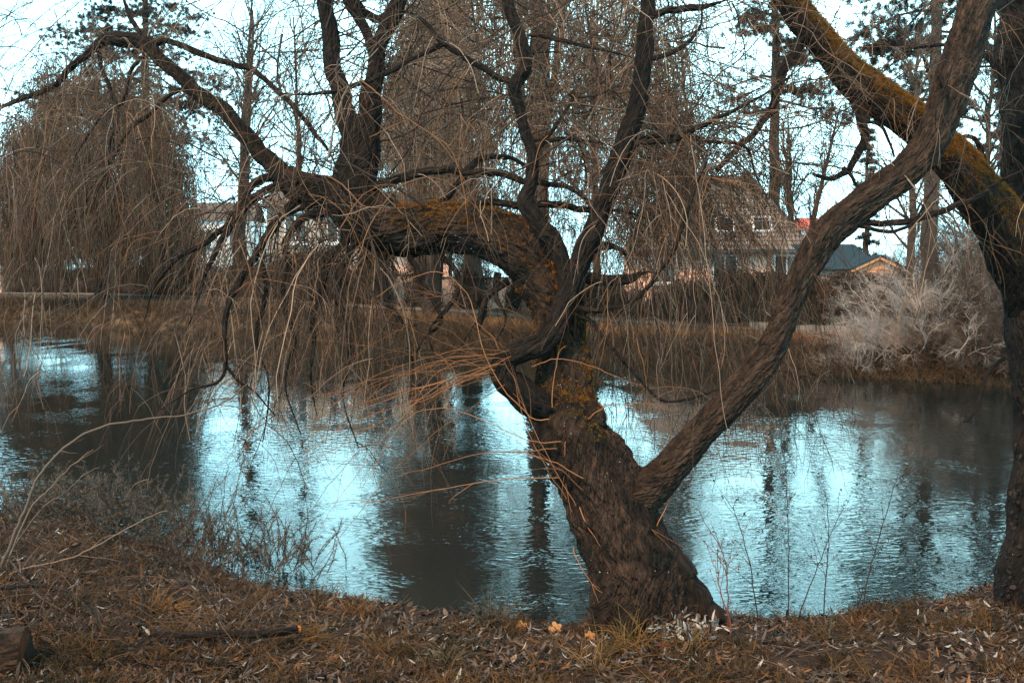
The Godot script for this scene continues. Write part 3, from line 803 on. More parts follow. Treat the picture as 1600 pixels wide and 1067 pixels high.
func build_mossy_tree() -> void:
	set_back = 0.0
	var base := spot(1672, 945, 5.75)
	base.y = near_height(base.x, base.z)
	var tree := thing("mossy_tree", "dark trunk at the right edge with a moss covered limb rising left", "tree", base)
	var skin := []
	var trunk := evened(smooth([[1708, 1000, 5.72, 150], [1698, 930, 5.74, 128], [1694, 860, 5.76, 112], [1692, 760, 5.8, 100], [1690, 640, 5.85, 96], [1686, 520, 5.9, 98], [1683, 420, 5.94, 108], [1680, 330, 5.98, 104], [1674, 200, 6.0, 94], [1668, 80, 6.0, 98], [1658, -60, 6.0, 95], [1648, -250, 6.0, 80]], 8), 0.022)
	part(tree, "trunk", bark_tube(trunk, 110, 0.026, 230.0, 50.0, 0.3, 0.14, Color(0.022, 0.017, 0.015), Color(0.045, 0.034, 0.029), skin), mats.bark)
	var skin2 := []
	var limb := evened(smooth([[1650, 470, 5.9, 69], [1600, 400, 5.85, 50], [1555, 335, 5.8, 39], [1510, 275, 5.8, 33], [1462, 222, 5.8, 29], [1420, 185, 5.82, 30], [1380, 158, 5.84, 28], [1345, 132, 5.86, 27], [1308, 95, 5.88, 23], [1275, 55, 5.9, 23], [1240, 10, 5.92, 22], [1200, -50, 5.95, 19], [1150, -140, 6.0, 15]], 10), 0.015)
	part(tree, "limb", bark_tube(limb, 72, 0.006, 150.0, 45.0, 0.4, 0.2, Color(0.026, 0.019, 0.016), Color(0.05, 0.036, 0.028), skin2), mats.bark)
	for list in [
		[[1345, 150, 5.86, 9], [1346, 190, 5.8, 8], [1352, 215, 5.78, 7], [1338, 245, 5.76, 6], [1322, 268, 5.75, 5], [1300, 278, 5.74, 4], [1270, 272, 5.74, 2]],
		[[1258, 65, 5.9, 9], [1230, 100, 5.88, 8], [1218, 130, 5.86, 7], [1208, 165, 5.85, 6], [1180, 205, 5.84, 5], [1150, 235, 5.82, 5], [1120, 265, 5.8, 4]],
		[[1318, 262, 5.75, 4], [1330, 275, 5.74, 3], [1338, 290, 5.74, 2]],
		[[1350, 190, 5.8, 3], [1378, 198, 5.8, 2.5], [1392, 225, 5.8, 2], [1398, 245, 5.8, 1.5]],
		[[1560, 110, 5.95, 5], [1530, 80, 5.9, 4], [1480, 70, 5.88, 3], [1430, 75, 5.86, 2]],
		[[1560, 330, 5.9, 5], [1530, 225, 5.9, 4], [1500, 215, 5.9, 3], [1480, 235, 5.9, 2]],
		[[1570, 560, 5.8, 4], [1545, 585, 5.7, 3], [1530, 630, 5.65, 3], [1515, 655, 5.6, 2], [1505, 660, 5.6, 1.2]],
	]:
		branch(tree, "branch", list)
	var fine := MB.new()
	for k in 60:
		var q := spot(rng.randf_range(1200, 1600), rng.randf_range(-40, 300), rng.randf_range(5.5, 6.4))
		spray(fine, q, (rnd_dir() + Vector3(-0.2, 0.1, 0)).normalized(), rng.randf_range(0.3, 0.8), 0.0028, 4, 0.4, 0.06, twig_color() * 0.8)
	part(tree, "twigs", fine, mats.twig, "stuff")
	moss_cover(tree, skin2, 11000, -0.25, 0.18, 1.0, Color(0.23, 0.090, 0.018), Color(0.10, 0.056, 0.018), 0.017)
	moss_cover(tree, skin2, 2200, -0.6, 0.10, 1.0, Color(0.10, 0.060, 0.022), Color(0.06, 0.040, 0.020), 0.014)
	flakes(tree, "lichen", skin, 60, 0.0055, Color(0.45, 0.46, 0.44), Vector3(-0.6, 0, 0.8), 0.22)
	# dead ivy leaves clinging to the foot of the trunk
	var places := []
	var colors := []
	while places.size() < 700:
		var s: Array = skin[rng.randi() % skin.size()]
		if s[1].z < -0.1 or rng.randf() < s[2] * 2.6:
			continue
		var n: Vector3 = s[1]
		var x := n.cross(rnd_dir()).normalized()
		var k := rng.randf_range(0.009, 0.02)
		var y := (n + rnd_dir() * 0.8).normalized()
		x = (x - y * x.dot(y)).normalized()
		places.append(Transform3D(Basis(x * k, y * k, x.cross(y) * k), s[0] + n * 0.012))
		colors.append(Color(0.026, 0.019, 0.015) * rng.randf_range(0.5, 1.6))
	scatter(tree, "ivy_leaves", clump_meshes.flake, places, colors)

# ------------------------------------------------------------------ far bank: vegetation
func make_far_clumps() -> void:
	# hanging willow strands, one metre long, thin as thread
	clump_meshes.weep = []
	for v in 3:
		var mb := MB.new()
		for k in 46:
			var q := Vector3(rng.randfn() * 0.28, rng.randf_range(-0.15, 0.1), rng.randfn() * 0.28)
			var pts := hang(q, Vector3(rng.randfn() * 0.7, 0.35, rng.randfn() * 0.7).normalized(), rng.randf_range(0.5, 1.1), 7, 0.55, 0.10)
			mb.tube(pts, taper(8, 0.0085, 0.004), 3, Color.WHITE * rng.randf_range(0.6, 1.3))
		clump_meshes.weep.append(mb.mesh(mats.twig))
	# pine tuft: needles all round a short shoot
	var mb2 := MB.new()
	for k in 70:
		var d := (rnd_dir() + Vector3.UP * 0.35).normalized()
		mb2.blade(rnd_dir() * 0.25, d, d.cross(rnd_dir()).normalized(), rng.randf_range(0.5, 0.9), 0.075, rnd_dir() * 0.3, 1, Color.WHITE * rng.randf_range(0.6, 1.3))
	clump_meshes.pine = mb2.mesh(mats.leaf)
	# hedge foliage: many small leaves and twig ends
	mb2 = MB.new()
	for k in 110:
		var d := rnd_dir()
		var p := rnd_dir() * pow(rng.randf(), 0.4)
		mb2.leaf(p, d, d.cross(rnd_dir()).normalized(), rng.randf_range(0.18, 0.34), rng.randf_range(0.07, 0.12), 0.4, 0.2, Color.WHITE * rng.randf_range(0.5, 1.4))
	clump_meshes.hedge = mb2.mesh(mats.leaf)
	# dry grass tuft
	clump_meshes.grass = []
	for v in 3:
		var mb := MB.new()
		for k in 26:
			var d := (Vector3.UP + Vector3(rng.randfn(), 0, rng.randfn()) * 0.5).normalized()
			var side := d.cross(rnd_dir()).normalized()
			mb.blade(Vector3(rng.randfn() * 0.14, 0, rng.randfn() * 0.14), d, side, rng.randf_range(0.5, 1.2), 0.022, Vector3(rng.randfn() * 0.9, -rng.randf_range(0.3, 1.6), rng.randfn() * 0.9), 4, Color.WHITE * rng.randf_range(0.6, 1.35))
		clump_meshes.grass.append(mb.mesh(mats.grass))
	# brushwood: a forked bare shoot of many orders
	clump_meshes.brush = []
	for v in 3:
		var mb := MB.new()
		fork(mb, Vector3.ZERO, Vector3(0.1, 1, 0).normalized(), 0.55, 0.014, 4, 0.75, 0.04)
		clump_meshes.brush.append(mb.mesh(mats.twig))

func fork(mb: MB, p: Vector3, d: Vector3, length: float, r: float, order: int, spread: float, grav: float) -> void:
	var pts := hang(p, d, length, 4, grav * -0.5, 0.10)
	mb.tube(pts, taper(5, r, r * 0.6), 4 if order > 2 else 3, Color.WHITE * rng.randf_range(0.75, 1.2))
	if order == 0:
		return
	for k in rng.randi_range(3, 4):
		var q := pts[rng.randi_range(2, 4)]
		fork(mb, q, (d + rnd_dir() * spread).normalized(), length * rng.randf_range(0.55, 0.85), r * 0.6, order - 1, spread, grav)

func placed(p: Vector3, k: Vector3, lean := 0.15) -> Transform3D:
	var b := Basis(Vector3.UP, rng.randf() * TAU) * Basis(Vector3.RIGHT, rng.randfn() * lean)
	return Transform3D(b.scaled_local(k), p)

func weeping_willow(label: String, base: Vector3, height: float, radius: float, trunk_r: float, clumps: int, tone: Color, skirt: float) -> void:
	var tree := thing("weeping_willow_tree", label, "tree", base, "weeping willows on the far bank")
	var tp := PackedVector3Array()
	var tr := PackedFloat32Array()
	for k in 16:
		var f := k / 15.0
		tp.append(base + Vector3(sin(f * 3.0) * 0.25, f * height * 0.55 - 0.2, cos(f * 2.0) * 0.2))
		tr.append(trunk_r * (1.25 - 0.75 * f))
	part(tree, "trunk", bark_tube([tp, tr], 18, trunk_r * 0.06, 40.0, 10.0, 0.2, 0.2, Color(0.075, 0.058, 0.048), Color(0.13, 0.105, 0.09)), mats.bark)
	var ends := []
	for k in 11:
		var a := TAU * k / 11.0 + rng.randf() * 0.4
		var start: Vector3 = tp[rng.randi_range(7, 15)]
		var reach := radius * rng.randf_range(0.35, 0.8)
		var out := PackedVector3Array()
		var y1 := height * rng.randf_range(0.72, 0.93)
		for j in 9:
			var f := j / 8.0
			var q := start.lerp(base + Vector3(cos(a) * reach, 0, sin(a) * reach), pow(f, 1.3))
			q.y = lerpf(start.y, base.y + y1, sin(f * PI * 0.62) / sin(PI * 0.62)) + rng.randfn() * 0.06
			out.append(q + Vector3(rng.randfn(), 0, rng.randfn()) * 0.08)
		var mb := MB.new()
		mb.tube(out, taper(9, trunk_r * 0.42, 0.03), 7, Color(0.07, 0.054, 0.045))
		part(tree, "limb", mb, mats.bark)
		ends.append(out)
	for v in 3:
		var places := []
		var colors := []
		for k in clumps / 3:
			var a := rng.randf() * TAU
			var rag := 1.0 + 0.28 * lump.get_noise_2d(cos(a) * 160.0 + base.x * 50.0, sin(a) * 160.0)
			var rr := radius * rag * pow(rng.randf(), 0.42)
			var dome := sqrt(maxf(0.0, 1.0 - pow(rr / (radius * rag), 2.0)))
			var top := base.y + height * (0.36 + 0.64 * dome) * (1.0 + 0.16 * lump.get_noise_2d(cos(a) * rr * 60.0, sin(a) * rr * 60.0 + base.x * 20.0)) + rng.randfn() * 0.25
			var low := base.y + skirt + rng.randf() * rng.randf() * height * 0.2
			var y := lerpf(top, low + 1.2, pow(rng.randf(), 0.95))
			var len2 := minf(rng.randf_range(1.8, 4.4), maxf(y - low, 0.6))
			var w := rng.randf_range(0.7, 1.25)
			places.append(placed(Vector3(base.x + cos(a) * rr, y, base.z + sin(a) * rr), Vector3(w, len2, w), 0.07))
			var c := tone * rng.randf_range(0.65, 1.3)
			c.a = 1.0
			colors.append(c)
		scatter(tree, "strands", clump_meshes.weep[v], places, colors)

func bare_tree(label: String, base: Vector3, height: float, trunk_r: float, spread: float, tone: Color, fork_at: float, stems := 1) -> void:
	var tree := thing("bare_tree", label, "tree", base, "leafless trees behind the far bank")
	var fine := MB.new()
	for s in stems:
		var tp := PackedVector3Array()
		var lean := Vector3(rng.randfn(), 0, rng.randfn()) * (0.05 if stems == 1 else 0.14)
		for k in 14:
			var f := k / 13.0
			tp.append(base + lean * height * f + Vector3(rng.randfn() * 0.04, f * height - 0.2, rng.randfn() * 0.04) + Vector3(s * 0.25, 0, 0))
		var mb := MB.new()
		mb.tube(tp, taper(14, trunk_r, trunk_r * 0.18), 9, tone)
		part(tree, "trunk", mb, mats.bark)
		for k in 22 / stems + 6:
			var f := lerpf(fork_at, 0.97, (k + rng.randf()) / (22.0 / stems + 6.0))
			var q: Vector3 = tp[int(f * 13.0)].lerp(tp[mini(int(f * 13.0) + 1, 13)], f * 13.0 - int(f * 13.0))
			var a := rng.randf() * TAU
			var d := Vector3(cos(a) * spread, rng.randf_range(0.5, 1.2), sin(a) * spread).normalized()
			var length := height * rng.randf_range(0.14, 0.26) * (1.15 - f * 0.6)
			var r := trunk_r * (0.34 - 0.22 * f) + 0.008
			var bp := hang(q, d, length, 6, -0.06, 0.12)
			var lb := MB.new()
			lb.tube(bp, taper(7, r, r * 0.4), 5, tone * 0.95)
			part(tree, "limb", lb, mats.bark)
			for j in 9:
				var z := rng.randi_range(1, 6)
				var d2 := ((bp[z] - bp[z - 1]).normalized() + rnd_dir() * 0.8).normalized()
				var p2 := hang(bp[z], d2, length * rng.randf_range(0.3, 0.6), 4, -0.05, 0.14)
				fine.tube(p2, taper(5, maxf(r * 0.4, 0.009), 0.006), 3, tone * rng.randf_range(0.7, 1.2))
				for m in 5:
					var y := rng.randi_range(1, 4)
					var p3 := hang(p2[y], ((p2[y] - p2[y - 1]).normalized() + rnd_dir() * 0.8).normalized(), length * rng.randf_range(0.14, 0.32), 3, -0.03, 0.15)
					fine.tube(p3, taper(4, 0.008, 0.004), 3, tone * rng.randf_range(0.7, 1.2))
	part(tree, "twigs", fine, mats.twig, "stuff")

func pine_tree(label: String, base: Vector3, height: float, trunk_r: float, crown_from: float, reach: float, tufts: int, tone: Color, kind := "pine") -> void:
	var tree := thing(kind + "_tree", label, "tree", base, "conifers behind the far bank")
	var tp := PackedVector3Array()
	for k in 12:
		tp.append(base + Vector3(rng.randfn() * 0.05, k / 11.0 * height - 0.2, rng.randfn() * 0.05))
	var mb := MB.new()
	mb.tube(tp, taper(12, trunk_r, trunk_r * 0.3), 10, Color(0.15, 0.135, 0.125))
	part(tree, "trunk", mb, mats.bark)
	var places := []
	var colors := []
	var boughs := int(height * (1.0 - crown_from) * 3.4)
	for k in boughs:
		var f := lerpf(crown_from, 0.99, (k + rng.randf() * 0.8) / boughs)
		var q := base + Vector3.UP * height * f
		var a := rng.randf() * TAU
		var shape := 1.0 - pow((f - crown_from) / (1.0 - crown_from), 1.6) if kind == "pine" else (1.0 - f) / (1.0 - crown_from)
		var length := reach * rng.randf_range(0.55, 1.1) * maxf(shape, 0.12)
		var bp := hang(q, Vector3(cos(a), rng.randf_range(-0.1, 0.25), sin(a)).normalized(), length, 6, 0.03, 0.12)
		var lb := MB.new()
		lb.tube(bp, taper(7, maxf(trunk_r * 0.22 * shape, 0.02), 0.012), 4, Color(0.06, 0.046, 0.038))
		part(tree, "bough", lb, mats.bark)
		for j in tufts:
			var g := pow(rng.randf(), 0.5)
			var z := int(g * 5.99)
			var p := bp[z].lerp(bp[z + 1], g * 5.99 - z) + Vector3(rng.randfn(), rng.randfn() * 0.30, rng.randfn()) * (0.10 + 0.11 * length)
			places.append(placed(p, Vector3.ONE * rng.randf_range(0.16, 0.34), 0.6))
			var c := tone * rng.randf_range(0.55, 1.4)
			c.a = 1.0
			colors.append(c)
	scatter(tree, "needles", clump_meshes.pine, places, colors)

func brush_shrub(label: String, base: Vector3, height: float, width: float, shoots: int, tone: Color, big := 1.0, called := "bare_shrub") -> void:
	var o := thing(called, label, "shrub", base, "bare shrubs on the far bank")
	for k in 7:
		var stem := MB.new()
		var pts := hang(base + Vector3(rng.randfn() * 0.1, -0.05, rng.randfn() * 0.1), Vector3(rng.randfn() * 0.35, 1, rng.randfn() * 0.35).normalized(), height * 0.7, 6, 0.0, 0.12)
		stem.tube(pts, taper(7, 0.03, 0.012), 5, tone * 0.7)
		part(o, "stem", stem, mats.twig)
	for v in 3:
		var places := []
		var colors := []
		for k in shoots / 3:
			var d := rnd_dir()
			d.y = absf(d.y)
			var p := base + Vector3(d.x * width, d.y * height * 0.75, d.z * width) * pow(rng.randf(), 0.6)
			var lean := Vector3(d.x * 0.9, 0.6, d.z * 0.9).normalized()
			var x := lean.cross(rnd_dir()).normalized()
			var w := rng.randf_range(0.35, 0.7) * minf(height * 0.45, 1.1) * big
			places.append(Transform3D(Basis(x * w, lean * w, x.cross(lean) * w), p))
			var c := tone * rng.randf_range(0.6, 1.35)
			c.a = 1.0
			colors.append(c)
		scatter(o, "twigs", clump_meshes.brush[v], places, colors)

func hedge(label: String, s0: float, s1: float, t: float, height: float, depth: float, tone: Color, called := "hedge", per := 42.0) -> void:
	var mid := far((s0 + s1) * 0.5, t)
	var o := thing(called, label, "hedge" if called == "hedge" else "shrub", mid, "hedges and shrubs of the far gardens")
	var core := MB.new()
	var steps := maxi(int((s1 - s0) / 0.5), 2)
	var prof := [[-0.40, -0.1], [-0.42, 0.55], [-0.34, 0.85], [0.0, 0.93], [0.34, 0.85], [0.42, 0.55], [0.40, -0.1]]
	for k in steps + 1:
		var s := lerpf(s0, s1, float(k) / steps)
		var endf := 1.0 if called == "hedge" else sqrt(maxf(0.04, 1.0 - pow(2.0 * k / steps - 1.0, 2.0)))
		for a in prof:
			var p: Vector3 = far(s, t) + FAR_N * a[0] * depth * endf
			p.y += a[1] * height * endf * (1.0 + lump.get_noise_1d(s * 60.0) * 0.1)
			core.v.append(p)
			core.n.append((FAR_N * a[0] + Vector3.UP * (a[1] - 0.3)).normalized())
			core.u.append(Vector2(s, a[1]))
			core.c.append(tone * 0.8)
	for k in steps:
		for j in 6:
			var z := k * 7 + j
			core.i.append_array([z, z + 7, z + 1, z + 1, z + 7, z + 8])
	part(o, "branches", core, mats.leaf)
	var places := []
	var colors := []
	for k in int((s1 - s0) * per * height):
		var f := rng.randf()
		var s := lerpf(s0, s1, f)
		var endf := 1.0 if called == "hedge" else sqrt(maxf(0.04, 1.0 - pow(2.0 * f - 1.0, 2.0)))
		var p := far(s, t)
		var a := rng.randf()
		var top := height * endf * (1.0 + lump.get_noise_1d(s * 60.0) * 0.12)
		if a < 0.55:
			p += -FAR_N * depth * 0.45 * endf
			p.y += rng.randf() * top
		elif a < 0.85:
			p += FAR_N * rng.randf_range(-0.45, 0.45) * depth * endf
			p.y += top * 0.95
		else:
			p += FAR_N * depth * 0.45 * endf
			p.y += rng.randf() * top
		places.append(placed(p, Vector3.ONE * rng.randf_range(0.16, 0.30), 2.0))
		var c := tone * rng.randf_range(0.5, 1.6)
		c.a = 1.0
		colors.append(c)
	scatter(o, "leaves", clump_meshes.hedge, places, colors)

func s_of(px: float, t: float) -> float:
	return (far_px(px, t) - FAR_O).dot(FAR_E)

func build_far_bank() -> void:
	# dry grass and sedge on the slope to the water
	for v in 3:
		var places := []
		var colors := []
		for k in 5200:
			var s := rng.randf_range(-4.0, 62.0) if rng.randf() < 0.5 else rng.randf_range(-4.0, 20.0)
			var t := rng.randf_range(-0.15, 2.4) if rng.randf() < 0.6 else rng.randf_range(2.0, 7.6)
			if t > 5.4 and t < 6.6:
				continue
			var h := rng.randf_range(0.25, 0.6) if t < 2.4 else rng.randf_range(0.08, 0.2)
			var p := far(s, t)
			places.append(placed(p, Vector3(h * 1.1, h, h * 1.1), 0.3))
			var c := Color(0.22, 0.145, 0.095).lerp(Color(0.125, 0.092, 0.070), rng.randf())
			if t > 1.5 and s < 20.0 and rng.randf() < 0.7:
				c = Color(0.56, 0.28, 0.13)
			c *= rng.randf_range(0.6, 1.3)
			c.a = 1.0
			colors.append(c)
		var o := scatter(self, "dry_grass", clump_meshes.grass[v], places, colors)
		tag(o, ["matted dry sedge on the far bank slope", "tan dry grass tufts along the far waterline", "pale winter grass on the far bank"][v], "dry grass")
	weeping_willow("weeping willow with a brown domed crown at the left on the far bank", far_px(160, 3.2), 12.2, 4.5, 0.30, 600, Color(0.135, 0.088, 0.056), 0.2)
	weeping_willow("tall weeping willow behind the leaning trunk on the far bank", far_px(830, 2.6), 14.5, 4.5, 0.32, 190, Color(0.23, 0.170, 0.130), 1.6)
	weeping_willow("weeping willow left of the bent trunk on the far bank", far_px(672, 3.4), 14.0, 2.0, 0.26, 140, Color(0.16, 0.120, 0.092), 1.2)
	pine_tree("tall pine with dark clumped needles at the upper left", far_px(236, 16.0), 25.0, 0.42, 0.42, 8.5, 100, Color(0.046, 0.044, 0.038))
	pine_tree("tall grey trunked pine beside the right limb of the willow", far_px(1452, 18.0), 17.0, 0.34, 0.42, 5.2, 70, Color(0.036, 0.042, 0.040))
	pine_tree("pine with sparse boughs above the tiled house roof", far_px(1205, 28.0), 19.0, 0.38, 0.52, 4.0, 40, Color(0.038, 0.040, 0.036))
	pine_tree("small conifer far behind below the mossy limb", far_px(1352, 34.0), 9.6, 0.2, 0.12, 1.5, 14, Color(0.075, 0.066, 0.058), "conifer")
	pine_tree("slim conifer between the mossy limb and the right trunk", far_px(1560, 14.0), 9.5, 0.2, 0.15, 1.2, 16, Color(0.055, 0.045, 0.038), "conifer")
	bare_tree("bare grey tree left of the willow stems with two close trunks", far_px(368, 14.0), 17.0, 0.30, 0.75, Color(0.15, 0.125, 0.11), 0.35, 2)
	bare_tree("thin bare tree just left of the twin stems", far_px(474, 16.0), 16.0, 0.20, 0.7, Color(0.14, 0.115, 0.10), 0.3)
	bare_tree("multi stemmed bare tree behind the right end of the tiled roof", far_px(1236, 30.0), 10.5, 0.22, 0.5, Color(0.17, 0.125, 0.095), 0.35, 3)
	bare_tree("bare tree behind the left part of the tiled roof", far_px(1085, 22.0), 14.0, 0.18, 0.7, Color(0.15, 0.115, 0.09), 0.3)
	bare_tree("bare tree showing between the dark hooked limb and its fork", far_px(935, 20.0), 14.5, 0.22, 0.8, Color(0.14, 0.11, 0.09), 0.3)
	bare_tree("bare tree behind the elbow of the leaning trunk", far_px(700, 22.0), 15.0, 0.22, 0.8, Color(0.13, 0.105, 0.09), 0.3)
	bare_tree("bare tree standing behind the pale brush at the right", far_px(1420, 11.0), 9.5, 0.16, 0.8, Color(0.17, 0.145, 0.13), 0.25)
	bare_tree("bare tree half hidden by the right edge trunk", far_px(1525, 9.0), 9.0, 0.14, 0.8, Color(0.15, 0.13, 0.12), 0.2)
	bare_tree("bare tree at the left edge beside the weeping willow", far_px(20, 18.0), 12.0, 0.22, 0.8, Color(0.14, 0.12, 0.105), 0.3)
	brush_shrub("large pale grey tangle of brush beside the right trunk", far_px(1450, 1.6), 2.5, 1.9, 170, Color(0.40, 0.40, 0.41), 1.15)
	brush_shrub("tall grey thicket behind the pale tangle", far_px(1520, 4.0), 4.6, 1.6, 620, Color(0.115, 0.098, 0.090))
	brush_shrub("dark thicket between the wooden shed and the right trunk", far_px(1505, 6.4), 3.6, 1.7, 560, Color(0.085, 0.070, 0.062))
	brush_shrub("low pale brush at the water below the orange grass", far_px(1350, 0.7), 1.1, 1.0, 90, Color(0.36, 0.35, 0.35))
	brush_shrub("brush overhanging the water left of the right trunk", far_px(1530, 0.9), 1.8, 1.2, 110, Color(0.15, 0.125, 0.11))
	brush_shrub("brown brush in front of the shaded house", far_px(470, 6.8), 2.4, 1.8, 160, Color(0.13, 0.105, 0.09))
	brush_shrub("reddish brown brush left of the shaded house", far_px(400, 8.2), 3.0, 2.2, 160, Color(0.15, 0.098, 0.075))
	brush_shrub("brown brush above the left hedge", far_px(270, 9.5), 3.4, 2.6, 200, Color(0.14, 0.095, 0.072))
	brush_shrub("dark tall thicket at the left edge behind the gate post", far_px(-25, 11.0), 7.0, 3.6, 800, Color(0.060, 0.046, 0.038), 1.6)
	brush_shrub("dark brush at the water under the right trunk", far_px(1600, 1.4), 3.2, 1.6, 420, Color(0.075, 0.060, 0.052))
	hedge("clipped dark hedge in front of the tiled house and shed", s_of(1575, 7.6), s_of(1120, 7.6), 7.9, 1.55, 1.1, Color(0.060, 0.042, 0.032))
	hedge("clipped dark hedge below the left weeping willow", s_of(420, 9.0), s_of(-60, 9.0), 9.2, 1.35, 1.1, Color(0.060, 0.042, 0.034), "hedge", 30.0)
	var gap := [[425, 560, "left of the first peach gap", 2.1], [560, 602, "beside the first peach gap", 2.6], [638, 676, "between the first two peach gaps", 2.3], [712, 752, "between the last two peach gaps", 2.4], [792, 880, "right of the last peach gap", 2.0], [880, 1010, "below the peach wall", 1.1], [1010, 1130, "left of the clipped hedge", 1.25]]
	for g in gap:
		hedge("dark rounded garden shrub " + g[2], s_of(g[1], 8.0), s_of(g[0], 8.0), 8.2, g[3], 1.4, Color(0.066, 0.048, 0.038), "garden_shrub", 34.0)
	# far-off trees that close the view behind the gardens
	var places := []
	var colors := []
	for k in 900:
		var px := rng.randf_range(-500, 2100)
		var p := far_px(px, rng.randf_range(55.0, 75.0)) if px > 500 else far_px(px, rng.randf_range(30.0, 42.0))
		places.append(placed(p + Vector3.UP * rng.randf_range(0, 1.5), Vector3.ONE * rng.randf_range(1.4, 3.2), 0.2))
		var c := Color(0.16, 0.135, 0.12) * rng.randf_range(0.6, 1.2)
		c.a = 1.0
		colors.append(c)
	tag(scatter(self, "distant_thicket", clump_meshes.brush[0], places, colors), "low brown thicket on the skyline behind the gardens", "thicket")

# ------------------------------------------------------------------ far bank: buildings
func strip_roof(parent: Node, called: String, a: Vector3, b: Vector3, c: Vector3, d: Vector3, courses: int, tile_w: float, tone: Color) -> void:
	# a roof slope laid in courses of tiles; A-B is the eave, D-C the ridge side
	var nn := (d - a).cross(b - a).normalized()
	if nn.y < 0: nn = -nn
	for k in courses:
		var f0 := float(k) / courses
		var f1 := (k + 1.12) / courses
		var l0 := a.lerp(d, f0)
		var r0 := b.lerp(c, f0)
		var l1 := a.lerp(d, minf(f1, 1.0))
		var r1 := b.lerp(c, minf(f1, 1.0))
		var mb := MB.new()
		var count := maxi(int(l0.distance_to(r0) / tile_w), 1)
		for j in count:
			var g0 := (j + 0.015) / count
			var g1 := (j + 0.985) / count
			var lift := nn * (0.045 + rng.randf() * 0.016)
			var p0 := l0.lerp(r0, g0) + lift
			var p1 := l0.lerp(r0, g1) + lift
			var p2 := l1.lerp(r1, g1) + nn * 0.012
			var p3 := l1.lerp(r1, g0) + nn * 0.012
			var col := tone * rng.randf_range(0.72, 1.25)
			col.a = 1.0
			var down := -nn * 0.04
			for q in [[p0, p3, p2, p1], [p0 + down, p0, p1, p1 + down]]:
				var cr: Vector3 = (q[2] - q[0]).cross(q[1] - q[0])
				if cr.dot(nn + (l0 - l1).normalized() * 0.8) < 0.0:
					mb.quad(q[3], q[2], q[1], q[0], col)
				else:
					mb.quad(q[0], q[1], q[2], q[3], col)
		part(parent, called, mb, mats.tile)

func slab(parent: Node, called: String, x: Transform3D, at: Vector3, size: Vector3, mat: String) -> MeshInstance3D:
	var mb := MB.new()
	mb.box(x * Transform3D(Basis(), at), size)
	return part(parent, called, mb, mats[mat])

func window_set(parent: Node, x: Transform3D, at: Vector3, w: float, h: float, called := "window") -> void:
	# frame, sill, glazing bar and pane; +z is outwards
	var win := slab(parent, called, x, at + Vector3(0, 0, 0.015), Vector3(w, h, 0.03), "glass")
	var mb := MB.new()
	for q in [[Vector3(-w / 2, 0, 0.03), Vector3(0.09, h + 0.09, 0.07)], [Vector3(w / 2, 0, 0.03), Vector3(0.09, h + 0.09, 0.07)], [Vector3(0, h / 2, 0.032), Vector3(w - 0.09, 0.09, 0.07)], [Vector3(0, -h / 2, 0.032), Vector3(w - 0.09, 0.09, 0.07)], [Vector3(0, 0, 0.03), Vector3(0.06, h - 0.09, 0.06)]]:
		mb.box(x * Transform3D(Basis(), at + q[0]), q[1])
	part(win, "frame", mb, mats.white_paint)
	var sill := MB.new()
	sill.box(x * Transform3D(Basis(), at + Vector3(0, -h / 2 - 0.09, 0.08)), Vector3(w + 0.25, 0.06, 0.18))
	part(win, "sill", sill, mats.white_paint)

